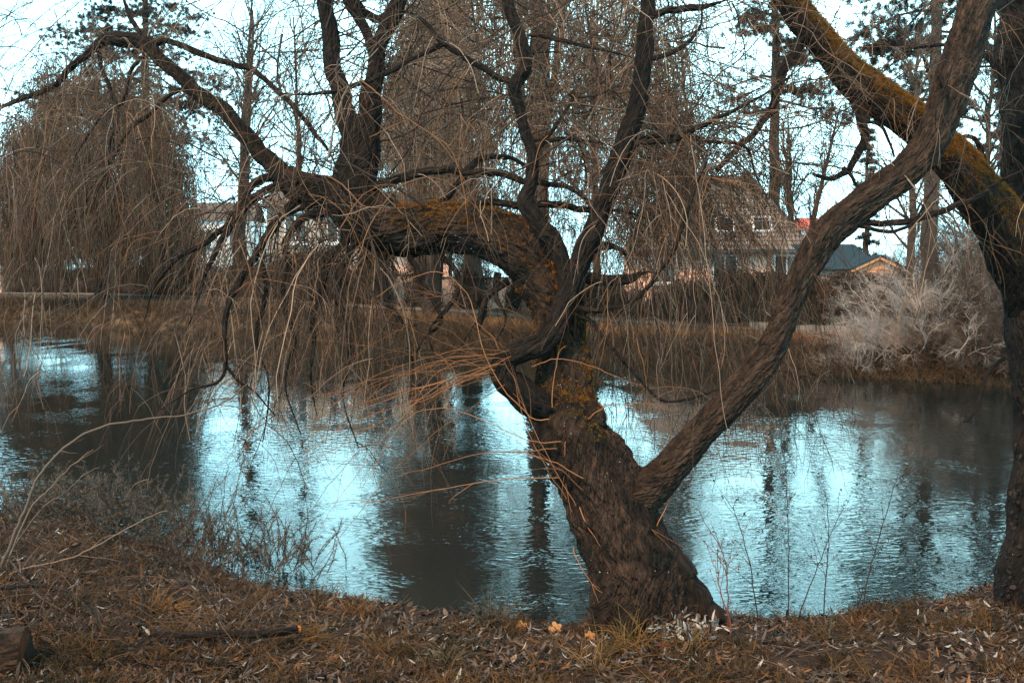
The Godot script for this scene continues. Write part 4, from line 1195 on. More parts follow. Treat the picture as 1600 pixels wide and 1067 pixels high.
func build_houses() -> void:
	# tiled house with peach walls: hipped roof, skylights
	var d := 46.0
	var c := spot(1119, 500, d)
	var gy := far_px(1119, 22.0).y
	var base := Vector3(c.x, gy, c.z)
	var x := Transform3D(Basis(Vector3.UP, -0.10), base)
	var house := thing("house", "peach house with a steep grey tiled roof and skylights", "house", base)
	var eave := spot(1119, 392, d).y - gy
	var ridge_y := spot(1119, 262, d).y - gy
	var w := 4.4
	var dep := 8.0
	slab(house, "wall", x, Vector3(0, eave / 2, -dep / 2), Vector3(w * 2 - 0.5, eave, dep - 0.5), "peach_plaster")
	var roof_base := MB.new()
	var A := Vector3(-w, eave, 0.25)
	var B := Vector3(w, eave, 0.25)
	var C := Vector3(w - 2.4, ridge_y, -dep / 2)
	var D := Vector3(-w + 2.4, ridge_y, -dep / 2)
	var E := Vector3(w, eave, -dep)
	var G := Vector3(-w, eave, -dep)
	for q in [[A, D, C, B], [B, C, E, E], [E, C, D, G], [G, D, A, A]]:
		roof_base.quad(x * q[0], x * q[1], x * q[2], x * q[3], Color(0.09, 0.075, 0.068))
	roof_base.quad(x * A, x * B, x * E, x * G, Color(0.09, 0.075, 0.068))
	part(house, "roof", roof_base, mats.tile)
	strip_roof(house, "tile_course", x * A, x * B, x * C, x * D, 18, 0.30, Color(0.155, 0.130, 0.118))
	strip_roof(house, "tile_course", x * B, x * E, x * C, x * C, 18, 0.30, Color(0.145, 0.122, 0.110))
	slab(house, "gutter", x, Vector3(0, eave - 0.05, 0.33), Vector3(w * 2 + 0.1, 0.11, 0.12), "glass")
	# skylights in the front slope
	var up_slope := (D - A)
	up_slope.x = 0
	up_slope = up_slope.normalized()
	var out := up_slope.cross(Vector3.LEFT).normalized()
	if out.y < 0: out = -out
	for px in [1192.0, 1134.0]:
		var sx := (spot(px, 350, d).x - base.x)
		var at := Vector3(sx, eave, 0.25) + up_slope * ((spot(px, 352, d).y - gy - eave) / up_slope.y) + out * 0.06
		var lb := Transform3D(x.basis * Basis(Vector3.RIGHT, up_slope, Vector3.RIGHT.cross(up_slope)), x * at)
		var win := slab(house, "skylight", lb, Vector3(0, 0, 0.02), Vector3(0.72, 0.95, 0.04), "glass")
		var fr := MB.new()
		for q in [[Vector3(-0.40, 0, 0.04), Vector3(0.10, 1.12, 0.1)], [Vector3(0.40, 0, 0.04), Vector3(0.10, 1.12, 0.1)], [Vector3(0, 0.51, 0.042), Vector3(0.7, 0.10, 0.1)], [Vector3(0, -0.51, 0.042), Vector3(0.7, 0.10, 0.1)]]:
			fr.box(lb * Transform3D(Basis(), q[0]), q[1])
		part(win, "frame", fr, mats.white_paint)
	for q in [[3.2, 1.1], [0.4, 1.1], [-2.4, 1.1]]:
		window_set(house, x, Vector3(q[0], 1.75, -0.25), q[1], 1.25)
	slab(house, "chimney", x, Vector3(-1.0, ridge_y + 0.3, -dep / 2), Vector3(0.6, 1.4, 0.6), "grey_plaster")
	# shaded grey house on the left, seen under the elbow of the trunk
	d = 50.0
	c = spot(560, 480, d)
	gy = far_px(560, 14.0).y
	base = Vector3(c.x, gy, c.z)
	x = Transform3D(Basis(Vector3.UP, 0.06), base)
	house = thing("house", "grey brown house with white framed windows under the bent trunk", "house", base)
	eave = spot(560, 325, d).y - gy
	slab(house, "wall", x, Vector3(0, eave / 2, -3.5), Vector3(9.0, eave, 7.0), "grey_plaster")
	slab(house, "plinth", x, Vector3(0, 0.8, 0.02), Vector3(9.04, 1.6, 0.06), "peach_plaster")
	for q in [[-3.1, 3.9, 1.0, 1.5], [-1.0, 3.9, 1.0, 1.5], [1.2, 3.9, 1.0, 1.5], [3.2, 3.9, 1.0, 1.5]]:
		window_set(house, x, Vector3(q[0], minf(q[1], eave - 1.0), 0.002), q[2], q[3])
	A = Vector3(-4.8, eave, 0.4)
	B = Vector3(4.8, eave, 0.4)
	C = Vector3(4.8, eave + 1.1, -3.5)
	D = Vector3(-4.8, eave + 1.1, -3.5)
	E = Vector3(4.8, eave, -7.4)
	G = Vector3(-4.8, eave, -7.4)
	roof_base = MB.new()
	for q in [[A, D, C, B], [E, C, D, G], [B, C, E, E], [G, D, A, A], [A, B, E, G]]:
		roof_base.quad(x * q[0], x * q[1], x * q[2], x * q[3], Color(0.10, 0.085, 0.08))
	part(house, "roof", roof_base, mats.tile)
	strip_roof(house, "tile_course", x * A, x * B, x * C, x * D, 12, 0.32, Color(0.16, 0.135, 0.122))
	# peach garden wall behind the shrubs
	for q in [[617, 46, "first", 1.2], [693, 34, "second", 1.15], [774, 50, "third", 1.2]]:
		var p := far_px(q[0], 9.6)
		var len2: float = (q[1] + 20) * 44.0 / FOCAL
		var o := thing("garden_wall", "peach plastered garden wall panel in the %s gap between dark shrubs" % q[2], "wall", p, "peach wall panels")
		var wx := Transform3D(Basis(), p)
		slab(o, "panel", wx, Vector3(0, q[3] * 0.5 - 0.1, 0), Vector3(len2, q[3] + 0.2, 0.2), "peach_plaster")
		slab(o, "coping", wx, Vector3(0, q[3] + 0.035, 0), Vector3(len2 + 0.06, 0.07, 0.28), "stone")
	# wooden shed and the teal roof beside it
	d = 33.0
	c = spot(1372, 440, d)
	gy = far_px(1372, 11.0).y
	base = Vector3(c.x, gy, c.z)
	x = Transform3D(Basis(), base)
	var shed := thing("shed", "small wooden shed with an orange gable above the hedge", "shed", base)
	var ey := spot(1372, 421, d).y - gy
	var py := spot(1372, 403, d).y - gy
	var hw := 0.86
	var mb := MB.new()
	mb.box(x * Transform3D(Basis(), Vector3(0, ey / 2, -1.0)), Vector3(hw * 1.8, ey, 2.0))
	part(shed, "wall", mb, mats.warm_wood)
	for k in 6:
		var f0 := k / 6.0
		var f1 := (k + 0.93) / 6.0
		var y0 := lerpf(ey, py, f0)
		var y1 := lerpf(ey, py, f1)
		mb = MB.new()
		var z := 0.02
		mb.quad(x * Vector3(-hw * (1 - f0), y0, z), x * Vector3(-hw * (1 - f1), y1, z), x * Vector3(hw * (1 - f1), y1, z), x * Vector3(hw * (1 - f0), y0, z), Color.WHITE)
		mb.quad(x * Vector3(-hw * (1 - f0), y0, z), x * Vector3(hw * (1 - f0), y0, z), x * Vector3(hw * (1 - f0), y0, 0.0), x * Vector3(-hw * (1 - f0), y0, 0.0), Color.WHITE)
		part(shed, "gable_board", mb, mats.warm_wood)
	for sgn in [-1.0, 1.0]:
		var a := Vector3(sgn * (hw + 0.12), ey - 0.05, 0)
		var b := Vector3(0, py + 0.03, 0)
		var ang := atan2(b.y - a.y, (b.x - a.x) * 1.0)
		var lb := x * Transform3D(Basis(Vector3.BACK, ang), (a + b) * 0.5)
		var rf := MB.new()
		rf.box(lb * Transform3D(Basis(), Vector3(0, 0.05 * -sgn, -0.9)), Vector3(a.distance_to(b), 0.05, 2.2))
		part(shed, "roof", rf, mats.teal_roof)
		var vb := MB.new()
		vb.box(lb * Transform3D(Basis(), Vector3(0, 0.01 * sgn, 0.14)), Vector3(a.distance_to(b), 0.11, 0.05))
		part(shed, "bargeboard", vb, mats.warm_wood)
	d = 36.0
	c = spot(1322, 440, d)
	gy = far_px(1322, 13.0).y
	base = Vector3(c.x, gy, c.z)
	x = Transform3D(Basis(), base)
	var lean := thing("garage", "low building with a teal roof left of the wooden shed", "garage", base)
	var r0 := spot(1322, 418, d).y - gy
	var r1 := spot(1322, 403, d).y - gy
	slab(lean, "wall", x, Vector3(0, r0 / 2, -1.4), Vector3(2.2, r0, 2.6), "grey_plaster")
	mb = MB.new()
	mb.quad(x * Vector3(-1.25, r0, 0.1), x * Vector3(-1.25, r1 + 0.6, -2.8), x * Vector3(1.25, r1 + 0.6, -2.8), x * Vector3(1.25, r0, 0.1), Color.WHITE)
	mb.quad(x * Vector3(-1.25, r0 - 0.08, 0.1), x * Vector3(-1.25, r0, 0.1), x * Vector3(1.25, r0, 0.1), x * Vector3(1.25, r0 - 0.08, 0.1), Color.WHITE)
	part(lean, "roof", mb, mats.teal_roof)
	# red roofed house far behind
	d = 95.0
	c = spot(1272, 440, d)
	base = Vector3(c.x, 0.8, c.z)
	x = Transform3D(Basis(), base)
	var far_house := thing("house", "small far off house with a red roof and pale walls", "house", base)
	var fe := spot(1272, 360, d).y - 0.8
	var fp := spot(1272, 345, d).y - 0.8
	slab(far_house, "wall", x, Vector3(0, fe / 2, -2.5), Vector3(4.6, fe, 5.0), "white_paint")
	mb = MB.new()
	var a2 := Vector3(-2.7, fe, 0.3)
	var b2 := Vector3(2.7, fe, 0.3)
	var c2 := Vector3(1.0, fp + 0.4, -2.5)
	var d2 := Vector3(-1.0, fp + 0.4, -2.5)
	var e2 := Vector3(2.7, fe, -5.3)
	var g2 := Vector3(-2.7, fe, -5.3)
	for q in [[a2, d2, c2, b2], [b2, c2, e2, e2], [e2, c2, d2, g2], [g2, d2, a2, a2], [a2, b2, e2, g2]]:
		mb.quad(x * q[0], x * q[1], x * q[2], x * q[3], Color.WHITE)
	part(far_house, "roof", mb, mats.red_roof)
	window_set(far_house, x, Vector3(0.3, fe - 1.3, 0.002), 1.0, 1.6)
	window_set(far_house, x, Vector3(-1.4, fe - 1.3, 0.002), 1.0, 1.6)
	# pale far block between the left willow and the twin bare trunks
	d = 80.0
	c = spot(345, 440, d)
	base = Vector3(c.x, 1.2, c.z)
	x = Transform3D(Basis(), base)
	far_house = thing("house", "pale far house between the weeping willow and the bare trunks", "house", base)
	fe = spot(345, 345, d).y - 1.2
	slab(far_house, "wall", x, Vector3(0, fe / 2, -2.0), Vector3(5.0, fe, 4.0), "white_paint")
	mb = MB.new()
	mb.quad(x * Vector3(-2.7, fe, 0.2), x * Vector3(-2.7, fe + 1.6, -2.0), x * Vector3(2.7, fe + 1.6, -2.0), x * Vector3(2.7, fe, 0.2), Color(0.12, 0.1, 0.09))
	mb.quad(x * Vector3(2.7, fe, -4.2), x * Vector3(2.7, fe + 1.6, -2.0), x * Vector3(-2.7, fe + 1.6, -2.0), x * Vector3(-2.7, fe, -4.2), Color(0.12, 0.1, 0.09))
	part(far_house, "roof", mb, mats.tile)
	window_set(far_house, x, Vector3(-1.2, fe - 1.4, 0.002), 1.0, 1.4)
	window_set(far_house, x, Vector3(1.2, fe - 1.4, 0.002), 1.0, 1.4)
	# gate post with a white finial at the left edge
	var gp := far_px(-1, 7.4)
	var post := thing("gate_post", "peach gate post with a white finial at the left edge", "post", gp)
	x = Transform3D(Basis(), gp)
	slab(post, "shaft", x, Vector3(0, 0.55, 0), Vector3(0.42, 1.3, 0.42), "peach_plaster")
	slab(post, "cap", x, Vector3(0, 1.24, 0), Vector3(0.54, 0.09, 0.54), "stone")
	var fin := MB.new()
	fin.tube(PackedVector3Array([gp + Vector3(0.1, 1.29, 0), gp + Vector3(0.1, 1.4, 0), gp + Vector3(0.1, 1.55, 0), gp + Vector3(0.1, 1.7, 0), gp + Vector3(0.1, 1.82, 0)]), PackedFloat32Array([0.1, 0.13, 0.16, 0.12, 0.01]), 12, Color.WHITE)
	part(post, "finial", fin, mats.white_paint)
	# low stone edging at the foot of the right hedge
	var s1 := s_of(1500, 6.6)
	var k := 0
	while s1 < s_of(1180, 6.6):
		var p := far(s1, 6.7)
		k += 1
		var edging: Node3D
		if k == 1:
			edging = thing("stone_edging", "low row of pale edging stones in front of the right hedge", "edging", p)
		else:
			edging = get_node("stone_edging")
		slab(edging, "stone", Transform3D(Basis(Vector3.UP, atan2(-FAR_E.z, FAR_E.x) + rng.randfn() * 0.05) * Basis(Vector3.BACK, rng.randfn() * 0.04), p), Vector3(0, 0.03 + rng.randf() * 0.04, 0), Vector3(0.62 + rng.randf() * 0.05, 0.24 + rng.randf() * 0.04, 0.22), "stone")
		s1 += 0.70

# ------------------------------------------------------------------ near bank
func leaf_mesh(width: float, curl: float, fold: float) -> ArrayMesh:
	var mb := MB.new()
	mb.leaf(Vector3(0, 0, -0.5), Vector3(0, 0, 1), Vector3.RIGHT, 1.0, width, curl, fold, Color.WHITE)
	return mb.mesh(mats.leaf)

func lobed_leaf(o: Node3D, p: Vector3, size: float, n: Vector3, tone: Color) -> void:
	# a fallen maple-like leaf: a crinkled blade with pointed lobes, and its stalk
	var mb := MB.new()
	var x := n.cross(rnd_dir()).normalized()
	var y := x.cross(n)
	var count := 20
	var ring := []
	for k in count:
		var a := TAU * k / count
		var r := size * (0.62 + 0.38 * absf(cos(a * 2.5))) * (0.55 if absf(a - PI) < 0.25 else 1.0)
		ring.append(p + (x * cos(a) + y * sin(a)) * r + n * size * (0.22 * rng.randf() + 0.12 * cos(a * 5.0)))
	for k in count:
		var b := mb.v.size()
		for q in [p, ring[k], ring[(k + 1) % count]]:
			mb.v.append(q)
			mb.n.append((n + (q - p) * 4.0).normalized())
			mb.u.append(Vector2.ZERO)
			mb.c.append(tone * rng.randf_range(0.85, 1.1))
		mb.i.append_array([b, b + 1, b + 2])
	part(o, "blade", mb, mats.leaf)
	var st := MB.new()
	st.tube(PackedVector3Array([p + n * 0.002, p - x * size * 0.8 + n * size * 0.15, p - x * size * 1.4 + n * size * 0.1]), PackedFloat32Array([0.0014, 0.0011, 0.0009]), 4, tone * 0.6)
	part(o, "stalk", st, mats.twig)

func ground_normal(p: Vector3) -> Vector3:
	var e := 0.05
	return Vector3(near_height(p.x - e, p.z) - near_height(p.x + e, p.z), 2.0 * e, near_height(p.x, p.z - e) - near_height(p.x, p.z + e)).normalized()

func build_near_ground() -> void:
	var mb := MB.new()
	var x0 := -10.0
	var z0 := -11.0
	var nx := 260
	var nz := 200
	for j in nz + 1:
		for k in nx + 1:
			var x := x0 + 20.0 * k / nx
			var z := z0 + 13.0 * j / nz
			mb.v.append(Vector3(x, near_height(x, z), z))
			mb.n.append(ground_normal(Vector3(x, 0, z)))
			mb.u.append(Vector2(x, z))
			mb.c.append(Color.WHITE)
	for j in nz:
		for k in nx:
			var p := j * (nx + 1) + k
			mb.i.append_array([p, p + 1, p + nx + 1, p + 1, p + nx + 2, p + nx + 1])
	var g := part(self, "near_bank_ground", mb, mats.soil, "structure")
	tag(g, "dark leaf strewn soil of the near bank", "ground", "", "structure")

func bank_point(spread := 1.0) -> Vector3:
	# a random place on the part of the near bank that shows, denser towards the camera's view
	while true:
		var d := rng.randf_range(3.6, 9.5)
		var px := rng.randf_range(-120, 1720)
		var p := spot(px, 700, d)
		p.y = near_height(p.x, p.z)
		var inland := p.z - edge_z(p.x)
		if p.y > 0.02 and inland > -0.05 and rng.randf() < spread * 12.0 / (d * d):
			return p
	return Vector3.ZERO

func build_near_bank() -> void:
	# fallen willow leaves, grey side and brown side up
	var shapes := [leaf_mesh(0.20, 0.5, 0.35), leaf_mesh(0.17, -0.7, 0.5), leaf_mesh(0.26, 1.3, 0.6), leaf_mesh(0.5, 0.9, 0.5)]
	var counts := [10500, 9500, 8500, 6500]
	var names := ["slim grey and brown willow leaves littering the near bank", "curled narrow leaves among the litter of the near bank", "tightly rolled dead leaves on the near bank", "broad brown dead leaves in the litter of the near bank"]
	for v in 4:
		var places := []
		var colors := []
		for k in counts[v]:
			var p := bank_point()
			if lump.get_noise_2d(p.x * 170.0 + 30.0 * v, p.z * 170.0) + rng.randfn() * 0.12 < -0.08:
				continue
			var n := (ground_normal(p) + rnd_dir() * 0.45).normalized()
			var x := n.cross(rnd_dir()).normalized()
			var length := rng.randf_range(0.025, 0.06) + 0.05 * pow(rng.randf(), 4.0) if v < 3 else rng.randf_range(0.025, 0.065)
			places.append(Transform3D(Basis(x * length, n * length, x.cross(n) * length), p + Vector3.UP * rng.randf_range(0.004, 0.03)))
			var f := rng.randf()
			var c := Color(0.085, 0.062, 0.050)
			if f < 0.09 and v < 3:
				c = Color(0.44, 0.45, 0.45)
			elif f < 0.36:
				c = Color(0.17, 0.14, 0.12)
			elif f < 0.50:
				c = Color(0.24, 0.125, 0.06)
			c *= rng.randf_range(0.5, 1.3)
			c.a = 1.0
			colors.append(c)
		tag(scatter(self, "leaf_litter", shapes[v], places, colors), names[v], "leaf litter")
	# silvery leaves drifted against the right root of the leaning trunk
	var drift := []
	var drift_colors := []
	for k in 420:
		var p := near_spot(1062 + rng.randfn() * 34, 985 + rng.randfn() * 14)
		p.y += absf(rng.randfn()) * 0.035
		var n := (Vector3.UP + rnd_dir() * 0.9).normalized()
		var x := n.cross(rnd_dir()).normalized()
		var length := rng.randf_range(0.04, 0.085)
		drift.append(Transform3D(Basis(x * length, n * length, x.cross(n) * length), p + Vector3.UP * 0.01))
		var c := (Color(0.50, 0.50, 0.50) if rng.randf() < 0.5 else Color(0.14, 0.10, 0.08)) * rng.randf_range(0.5, 1.2)
		c.a = 1.0
		drift_colors.append(c)
	tag(scatter(self, "leaf_drift", shapes[2], drift, drift_colors), "silvery leaves drifted against the right root of the leaning trunk", "leaf litter")
	# grass: matted straw and thin winter green
	for v in 3:
		var places := []
		var colors := []
		for k in 760:
			var p := bank_point()
			if lump.get_noise_2d(p.x * 130.0, p.z * 130.0 + 70.0) < -0.05 and rng.randf() < 0.8:
				continue
			var h := rng.randf_range(0.06, 0.15)
			places.append(placed(p, Vector3(h * 1.3, h, h * 1.3), 0.45))
			var c := Color(0.24, 0.135, 0.062) if rng.randf() < 0.5 else (Color(0.085, 0.075, 0.048) if rng.randf() < 0.5 else Color(0.12, 0.078, 0.052))
			c *= rng.randf_range(0.5, 1.25)
			c.a = 1.0
			colors.append(c)
		tag(scatter(self, "bank_grass", clump_meshes.grass[v], places, colors), ["short straw coloured grass on the near bank", "matted winter grass of the near bank", "thin olive grass among the leaf litter"][v], "grass")
	# larger tussocks one can pick out
	for q in [[770, 975, 0.28, Color(0.17, 0.15, 0.12), "grey green grass tussock on the bank edge left of the trunk"], [990, 1010, 0.26, Color(0.34, 0.21, 0.09), "straw coloured grass tussock at the foot of the leaning trunk"], [1085, 1015, 0.20, Color(0.30, 0.18, 0.08), "straw tussock right of the leaning trunk foot"], [480, 1000, 0.22, Color(0.32, 0.18, 0.07), "orange straw tussock beside the cut end of the broken branch"], [1290, 1000, 0.2, Color(0.14, 0.11, 0.07), "olive brown tussock below the thin dark stalks"], [930, 1040, 0.24, Color(0.30, 0.18, 0.08), "straw tussock in the foreground left of the red leaf"], [690, 1040, 0.2, Color(0.16, 0.13, 0.07), "olive tussock in the middle foreground"], [560, 962, 0.2, Color(0.30, 0.16, 0.07), "rusty straw tussock on the bank edge"], [250, 960, 0.26, Color(0.33, 0.19, 0.08), "flattened straw tussock among the twigs at the left"]]:
		var p := near_spot(q[0], q[1])
		var o := thing("grass_tussock", q[4], "grass tuft", p, "grass tussocks on the near bank")
		var mb := MB.new()
		for k in 130:
			var d := (Vector3.UP + Vector3(rng.randfn(), 0, rng.randfn()) * 0.45).normalized()
			var c: Color = q[3] * rng.randf_range(0.55, 1.25)
			c.a = 1.0
			mb.blade(p + Vector3(rng.randfn() * 0.045, -0.02, rng.randfn() * 0.045), d, d.cross(rnd_dir()).normalized(), q[2] * rng.randf_range(0.5, 1.25), 0.0045, Vector3(rng.randfn() * 0.9, -rng.randf_range(0.4, 2.0), rng.randfn() * 0.9), 5, c)
		part(o, "blades", mb, mats.grass, "stuff")
	# bright fallen leaves
	for q in [[815, 985, 0.035, Color(0.50, 0.26, 0.10), "yellow leaf standing upright on the bank edge"], [868, 988, 0.040, Color(0.58, 0.33, 0.16), "pale orange leaf on the bank edge left of the trunk"], [922, 1000, 0.03, Color(0.50, 0.25, 0.10), "orange leaf touching the foot of the trunk"], [1036, 1019, 0.036, Color(0.16, 0.045, 0.035), "dark red leaf in front of the trunk"], [75, 990, 0.03, Color(0.22, 0.09, 0.06), "reddish leaf beside the sawn log"]]:
		var p := near_spot(q[0], q[1]) + Vector3.UP * 0.02
		var o := thing("fallen_leaf", q[4], "leaf", p, "bright fallen leaves")
		lobed_leaf(o, p, q[2], Vector3(rng.randf_range(-0.3, 0.3), 0.6, 0.75).normalized(), q[3])
	# branches lying on the ground
	lying("broken_branch", "broken branch with an orange cut end lying on the bank", [[235, 1010, 40], [290, 1014, 48], [340, 1013, 52], [400, 1014, 52], [465, 1007, 55]], 0.019, Color(0.035, 0.026, 0.022), true)
	lying("fallen_branch", "long grey twig arching out of the left edge over the litter", [[-30, 948, 60], [45, 942, 70], [100, 945, 60], [130, 965, 50], [160, 1000, 25], [180, 1020, 10]], 0.011, Color(0.095, 0.075, 0.065), false)
	lying("fallen_branch", "thin forked twig crossing the litter at the left", [[15, 905, 90], [60, 955, 60], [110, 980, 40], [150, 1015, 12]], 0.006, Color(0.15, 0.115, 0.09), false)
	lying("fallen_branch", "brown stick standing slanted in the straw at the left", [[218, 1000, 8], [222, 960, 50], [228, 930, 100], [250, 905, 120], [300, 875, 140]], 0.007, Color(0.045, 0.034, 0.028), false)
	lying("fallen_branch", "slender twig bending from the straw to the bottom edge", [[245, 926, 90], [300, 955, 60], [350, 985, 35], [400, 1025, 10]], 0.004, Color(0.22, 0.15, 0.10), false)
	lying("fallen_branch", "dark stick beside the broken branch", [[225, 1035, 6], [290, 1042, 8], [350, 1048, 8], [410, 1055, 6]], 0.008, Color(0.03, 0.023, 0.02), false)
	# sawn log at the lower left corner
	var lp := near_spot(-22, 1040)
	var log_ := thing("sawn_log", "weathered brown sawn log at the lower left corner", "log", lp)
	var a := lp + Vector3(-0.35, 0.02, 0.10)
	var b := lp + Vector3(0.16, 0.02, -0.02)
	var lpts := PackedVector3Array()
	var lr := PackedFloat32Array()
	for k in 40:
		lpts.append(a.lerp(b, k / 39.0))
		lr.append(0.135)
	part(log_, "bark", bark_tube([lpts, lr], 60, 0.006, 160.0, 30.0, 0.2, 0.12, Color(0.05, 0.032, 0.022), Color(0.10, 0.060, 0.036)), mats.bark)
	# thin saplings at the left edge
	stem("sapling", "slim bare sapling bending from the left edge over the water", [[-8, 905, 5.6], [12, 860, 5.6], [38, 798, 5.6], [60, 745, 5.6], [100, 700, 5.6], [150, 670, 5.6], [220, 656, 5.6], [290, 648, 5.6], [350, 628, 5.6], [380, 605, 5.6], [400, 575, 5.6]], 0.0105, 0.0025, Color(0.12, 0.092, 0.075), 4)
	stem("sapling", "thin bare sapling below the longer bent one", [[10, 880, 5.7], [45, 798, 5.7], [80, 760, 5.7], [110, 728, 5.7], [145, 702, 5.7]], 0.006, 0.002, Color(0.17, 0.125, 0.10), 2)
	stem("sapling", "thin sapling leaning right above the low shrub", [[0, 906, 5.5], [40, 888, 5.5], [110, 872, 5.5], [170, 842, 5.5], [230, 808, 5.5], [262, 798, 5.5]], 0.006, 0.002, Color(0.20, 0.155, 0.125), 2)
	stem("sapling", "thin grey sapling with a kinked tip at the far left", [[5, 880, 6.0], [60, 800, 6.0], [100, 770, 6.0], [130, 742, 6.0], [155, 730, 6.0]], 0.005, 0.002, Color(0.12, 0.095, 0.08), 3)
	# dark stalks with dry buds at the right
	for q in [["tallest upright dark stalk on the bank below the right limb", [[1232, 985, 5.6], [1233, 900, 5.6], [1232, 820, 5.6], [1230, 760, 5.6]]], ["dark stalk slanting right beside the upright one", [[1245, 975, 5.65], [1265, 920, 5.65], [1292, 850, 5.65], [1318, 795, 5.65]]], ["thin stalk with dry buds between the slanting ones", [[1286, 970, 5.7], [1292, 900, 5.7], [1296, 830, 5.7], [1290, 765, 5.7]]], ["long dark stalk slanting towards the right trunk", [[1347, 970, 5.7], [1355, 910, 5.7], [1372, 850, 5.7], [1392, 780, 5.7], [1405, 740, 5.7]]], ["short stalk forking beside the long slanting one", [[1335, 965, 5.75], [1345, 935, 5.75], [1352, 915, 5.75]]], ["reddish shoot standing at the right of the trunk foot", [[1142, 970, 5.0], [1128, 935, 5.0], [1122, 890, 5.0], [1122, 840, 5.0]]], ["thin dark shoot behind the reddish one", [[1138, 960, 5.1], [1136, 900, 5.1], [1128, 860, 5.1], [1098, 812, 5.1]]], ["slender stalk left of the upright dark stalk", [[1185, 975, 5.6], [1175, 900, 5.6], [1158, 830, 5.6], [1145, 790, 5.6]]]]:
		stem("dry_stalk", q[0], q[1], 0.0045, 0.0016, Color(0.16, 0.065, 0.045) if "reddish" in q[0] else Color(0.035, 0.026, 0.024), 7, true)
	# low feathery shrub at the water's edge, left
	for q in [[140, 880, 7.3, 0.42, "grey green feathery shrub at the water on the left"], [260, 875, 7.1, 0.40, "low feathery shrub in the middle of the left bank"], [345, 900, 6.8, 0.30, "small feathery shrub at the right end of the left bank"], [40, 870, 7.6, 0.36, "feathery shrub at the far left by the water"]]:
		var p := spot(q[0], q[1], q[2])
		p.y = maxf(near_height(p.x, p.z), 0.0)
		var o := thing("low_shrub", q[4], "shrub", p, "feathery shrubs on the left bank")
		var stems := MB.new()
		var leaves := MB.new()
		for k in 150:
			var pts := hang(p + Vector3(rng.randfn() * 0.36, 0, rng.randfn() * 0.2), Vector3(rng.randfn() * 0.55, 1.0, rng.randfn() * 0.55).normalized(), q[3] * rng.randf_range(0.6, 1.5), 6, 0.06, 0.14)
			stems.tube(pts, taper(7, 0.004, 0.0012), 3, Color(0.055, 0.044, 0.036))
			for j in 62:
				var f := rng.randf_range(0.15, 1.0) * 5.99
				var at := pts[int(f)].lerp(pts[int(f) + 1], f - int(f))
				var d := ((pts[int(f) + 1] - pts[int(f)]).normalized() + rnd_dir() * 0.9).normalized()
				var c := (Color(0.13, 0.128, 0.118) if rng.randf() < 0.6 else Color(0.20, 0.14, 0.10)) * rng.randf_range(0.5, 1.4)
				c.a = 1.0
				leaves.blade(at, d, d.cross(rnd_dir()).normalized(), rng.randf_range(0.018, 0.045), 0.0045, rnd_dir() * 0.6, 1, c)
		part(o, "stems", stems, mats.twig, "stuff")
		part(o, "foliage", leaves, mats.leaf, "stuff")
	# dead brush and stalks between the shrub and the straw
	var brush := MB.new()
	for k in 900:
		var p := near_spot(rng.randf_range(-40, 480), rng.randf_range(840, 1030))
		var pts := hang(p, Vector3(rng.randfn() * 0.9, rng.randf_range(0.3, 1.0), rng.randfn() * 0.6).normalized(), rng.randf_range(0.12, 0.5), 5, 0.10, 0.14)
		brush.tube(pts, taper(6, rng.randf_range(0.0014, 0.003), 0.0008), 3, (Color(0.06, 0.042, 0.034) if rng.randf() < 0.6 else Color(0.15, 0.095, 0.06)) * rng.randf_range(0.6, 1.3))
	var br := part(self, "dead_brush", brush, mats.twig, "stuff")
	tag(br, "tangle of dead stems on the left of the near bank", "brush")
	br.name = "dead_brush"
	# twigs dropped on the litter
	var bits := MB.new()
	for k in 1100:
		var p := bank_point()
		var d := (rnd_dir() * Vector3(1, 0.12, 1)).normalized()
		var pts := hang(p + Vector3.UP * 0.015, d, rng.randf_range(0.06, 0.3), 4, 0.02, 0.12)
		bits.tube(pts, taper(5, rng.randf_range(0.001, 0.0028), 0.0008), 4, (Color(0.05, 0.037, 0.03) if rng.randf() < 0.5 else Color(0.2, 0.13, 0.085)) * rng.randf_range(0.6, 1.2))
	tag(part(self, "dropped_twigs", bits, mats.twig, "stuff"), "small twigs dropped on the leaf litter", "twigs")

func lying(called: String, label: String, list: Array, r: float, tone: Color, cut: bool) -> void:
	# list of [column, row, millimetres above the ground]
	var pts := PackedVector3Array()
	for q in list:
		var p := near_spot(q[0], q[1])
		pts.append(p + Vector3.UP * (q[2] * 0.001 + 0.02))
	var o := thing(called, label, "branch", pts[0], "branches lying on the near bank")
	var sm := PackedVector3Array()
	for k in pts.size() - 1:
		for j in 6:
			sm.append(pts[k].cubic_interpolate(pts[k + 1], pts[maxi(k - 1, 0)], pts[mini(k + 2, pts.size() - 1)], j / 6.0))
	sm.append(pts[-1])
	var path := evened([sm, taper(sm.size(), r * 0.75 if cut else r, r if cut else r * 0.35)], 0.012)
	part(o, "wood", bark_tube(path, 12, r * 0.08, 260.0, 50.0, 0.3, 0.3, tone * 0.8, tone * 1.3), mats.bark)
	if cut:
		var e: Vector3 = path[0][-1]
		var t: Vector3 = (path[0][-1] - path[0][-3]).normalized()
		var mb := MB.new()
		mb.tube(PackedVector3Array([e - t * 0.004, e + t * 0.010, e + t * 0.011]), PackedFloat32Array([r * 1.06, r * 1.0, 0.0003]), 14, Color(0.62, 0.20, 0.06))
		part(o, "cut_end", mb, mats.leaf)
	else:
		for k in 5:
			var tw := MB.new()
			var z := rng.randi_range(2, path[0].size() - 2)
			var tp := hang(path[0][z], (rnd_dir() + Vector3.UP * 0.5).normalized(), rng.randf_range(0.08, 0.25), 4, 0.05, 0.1)
			tw.tube(tp, taper(5, r * 0.4, 0.001), 4, tone)
			part(o, "side_twig", tw, mats.twig)

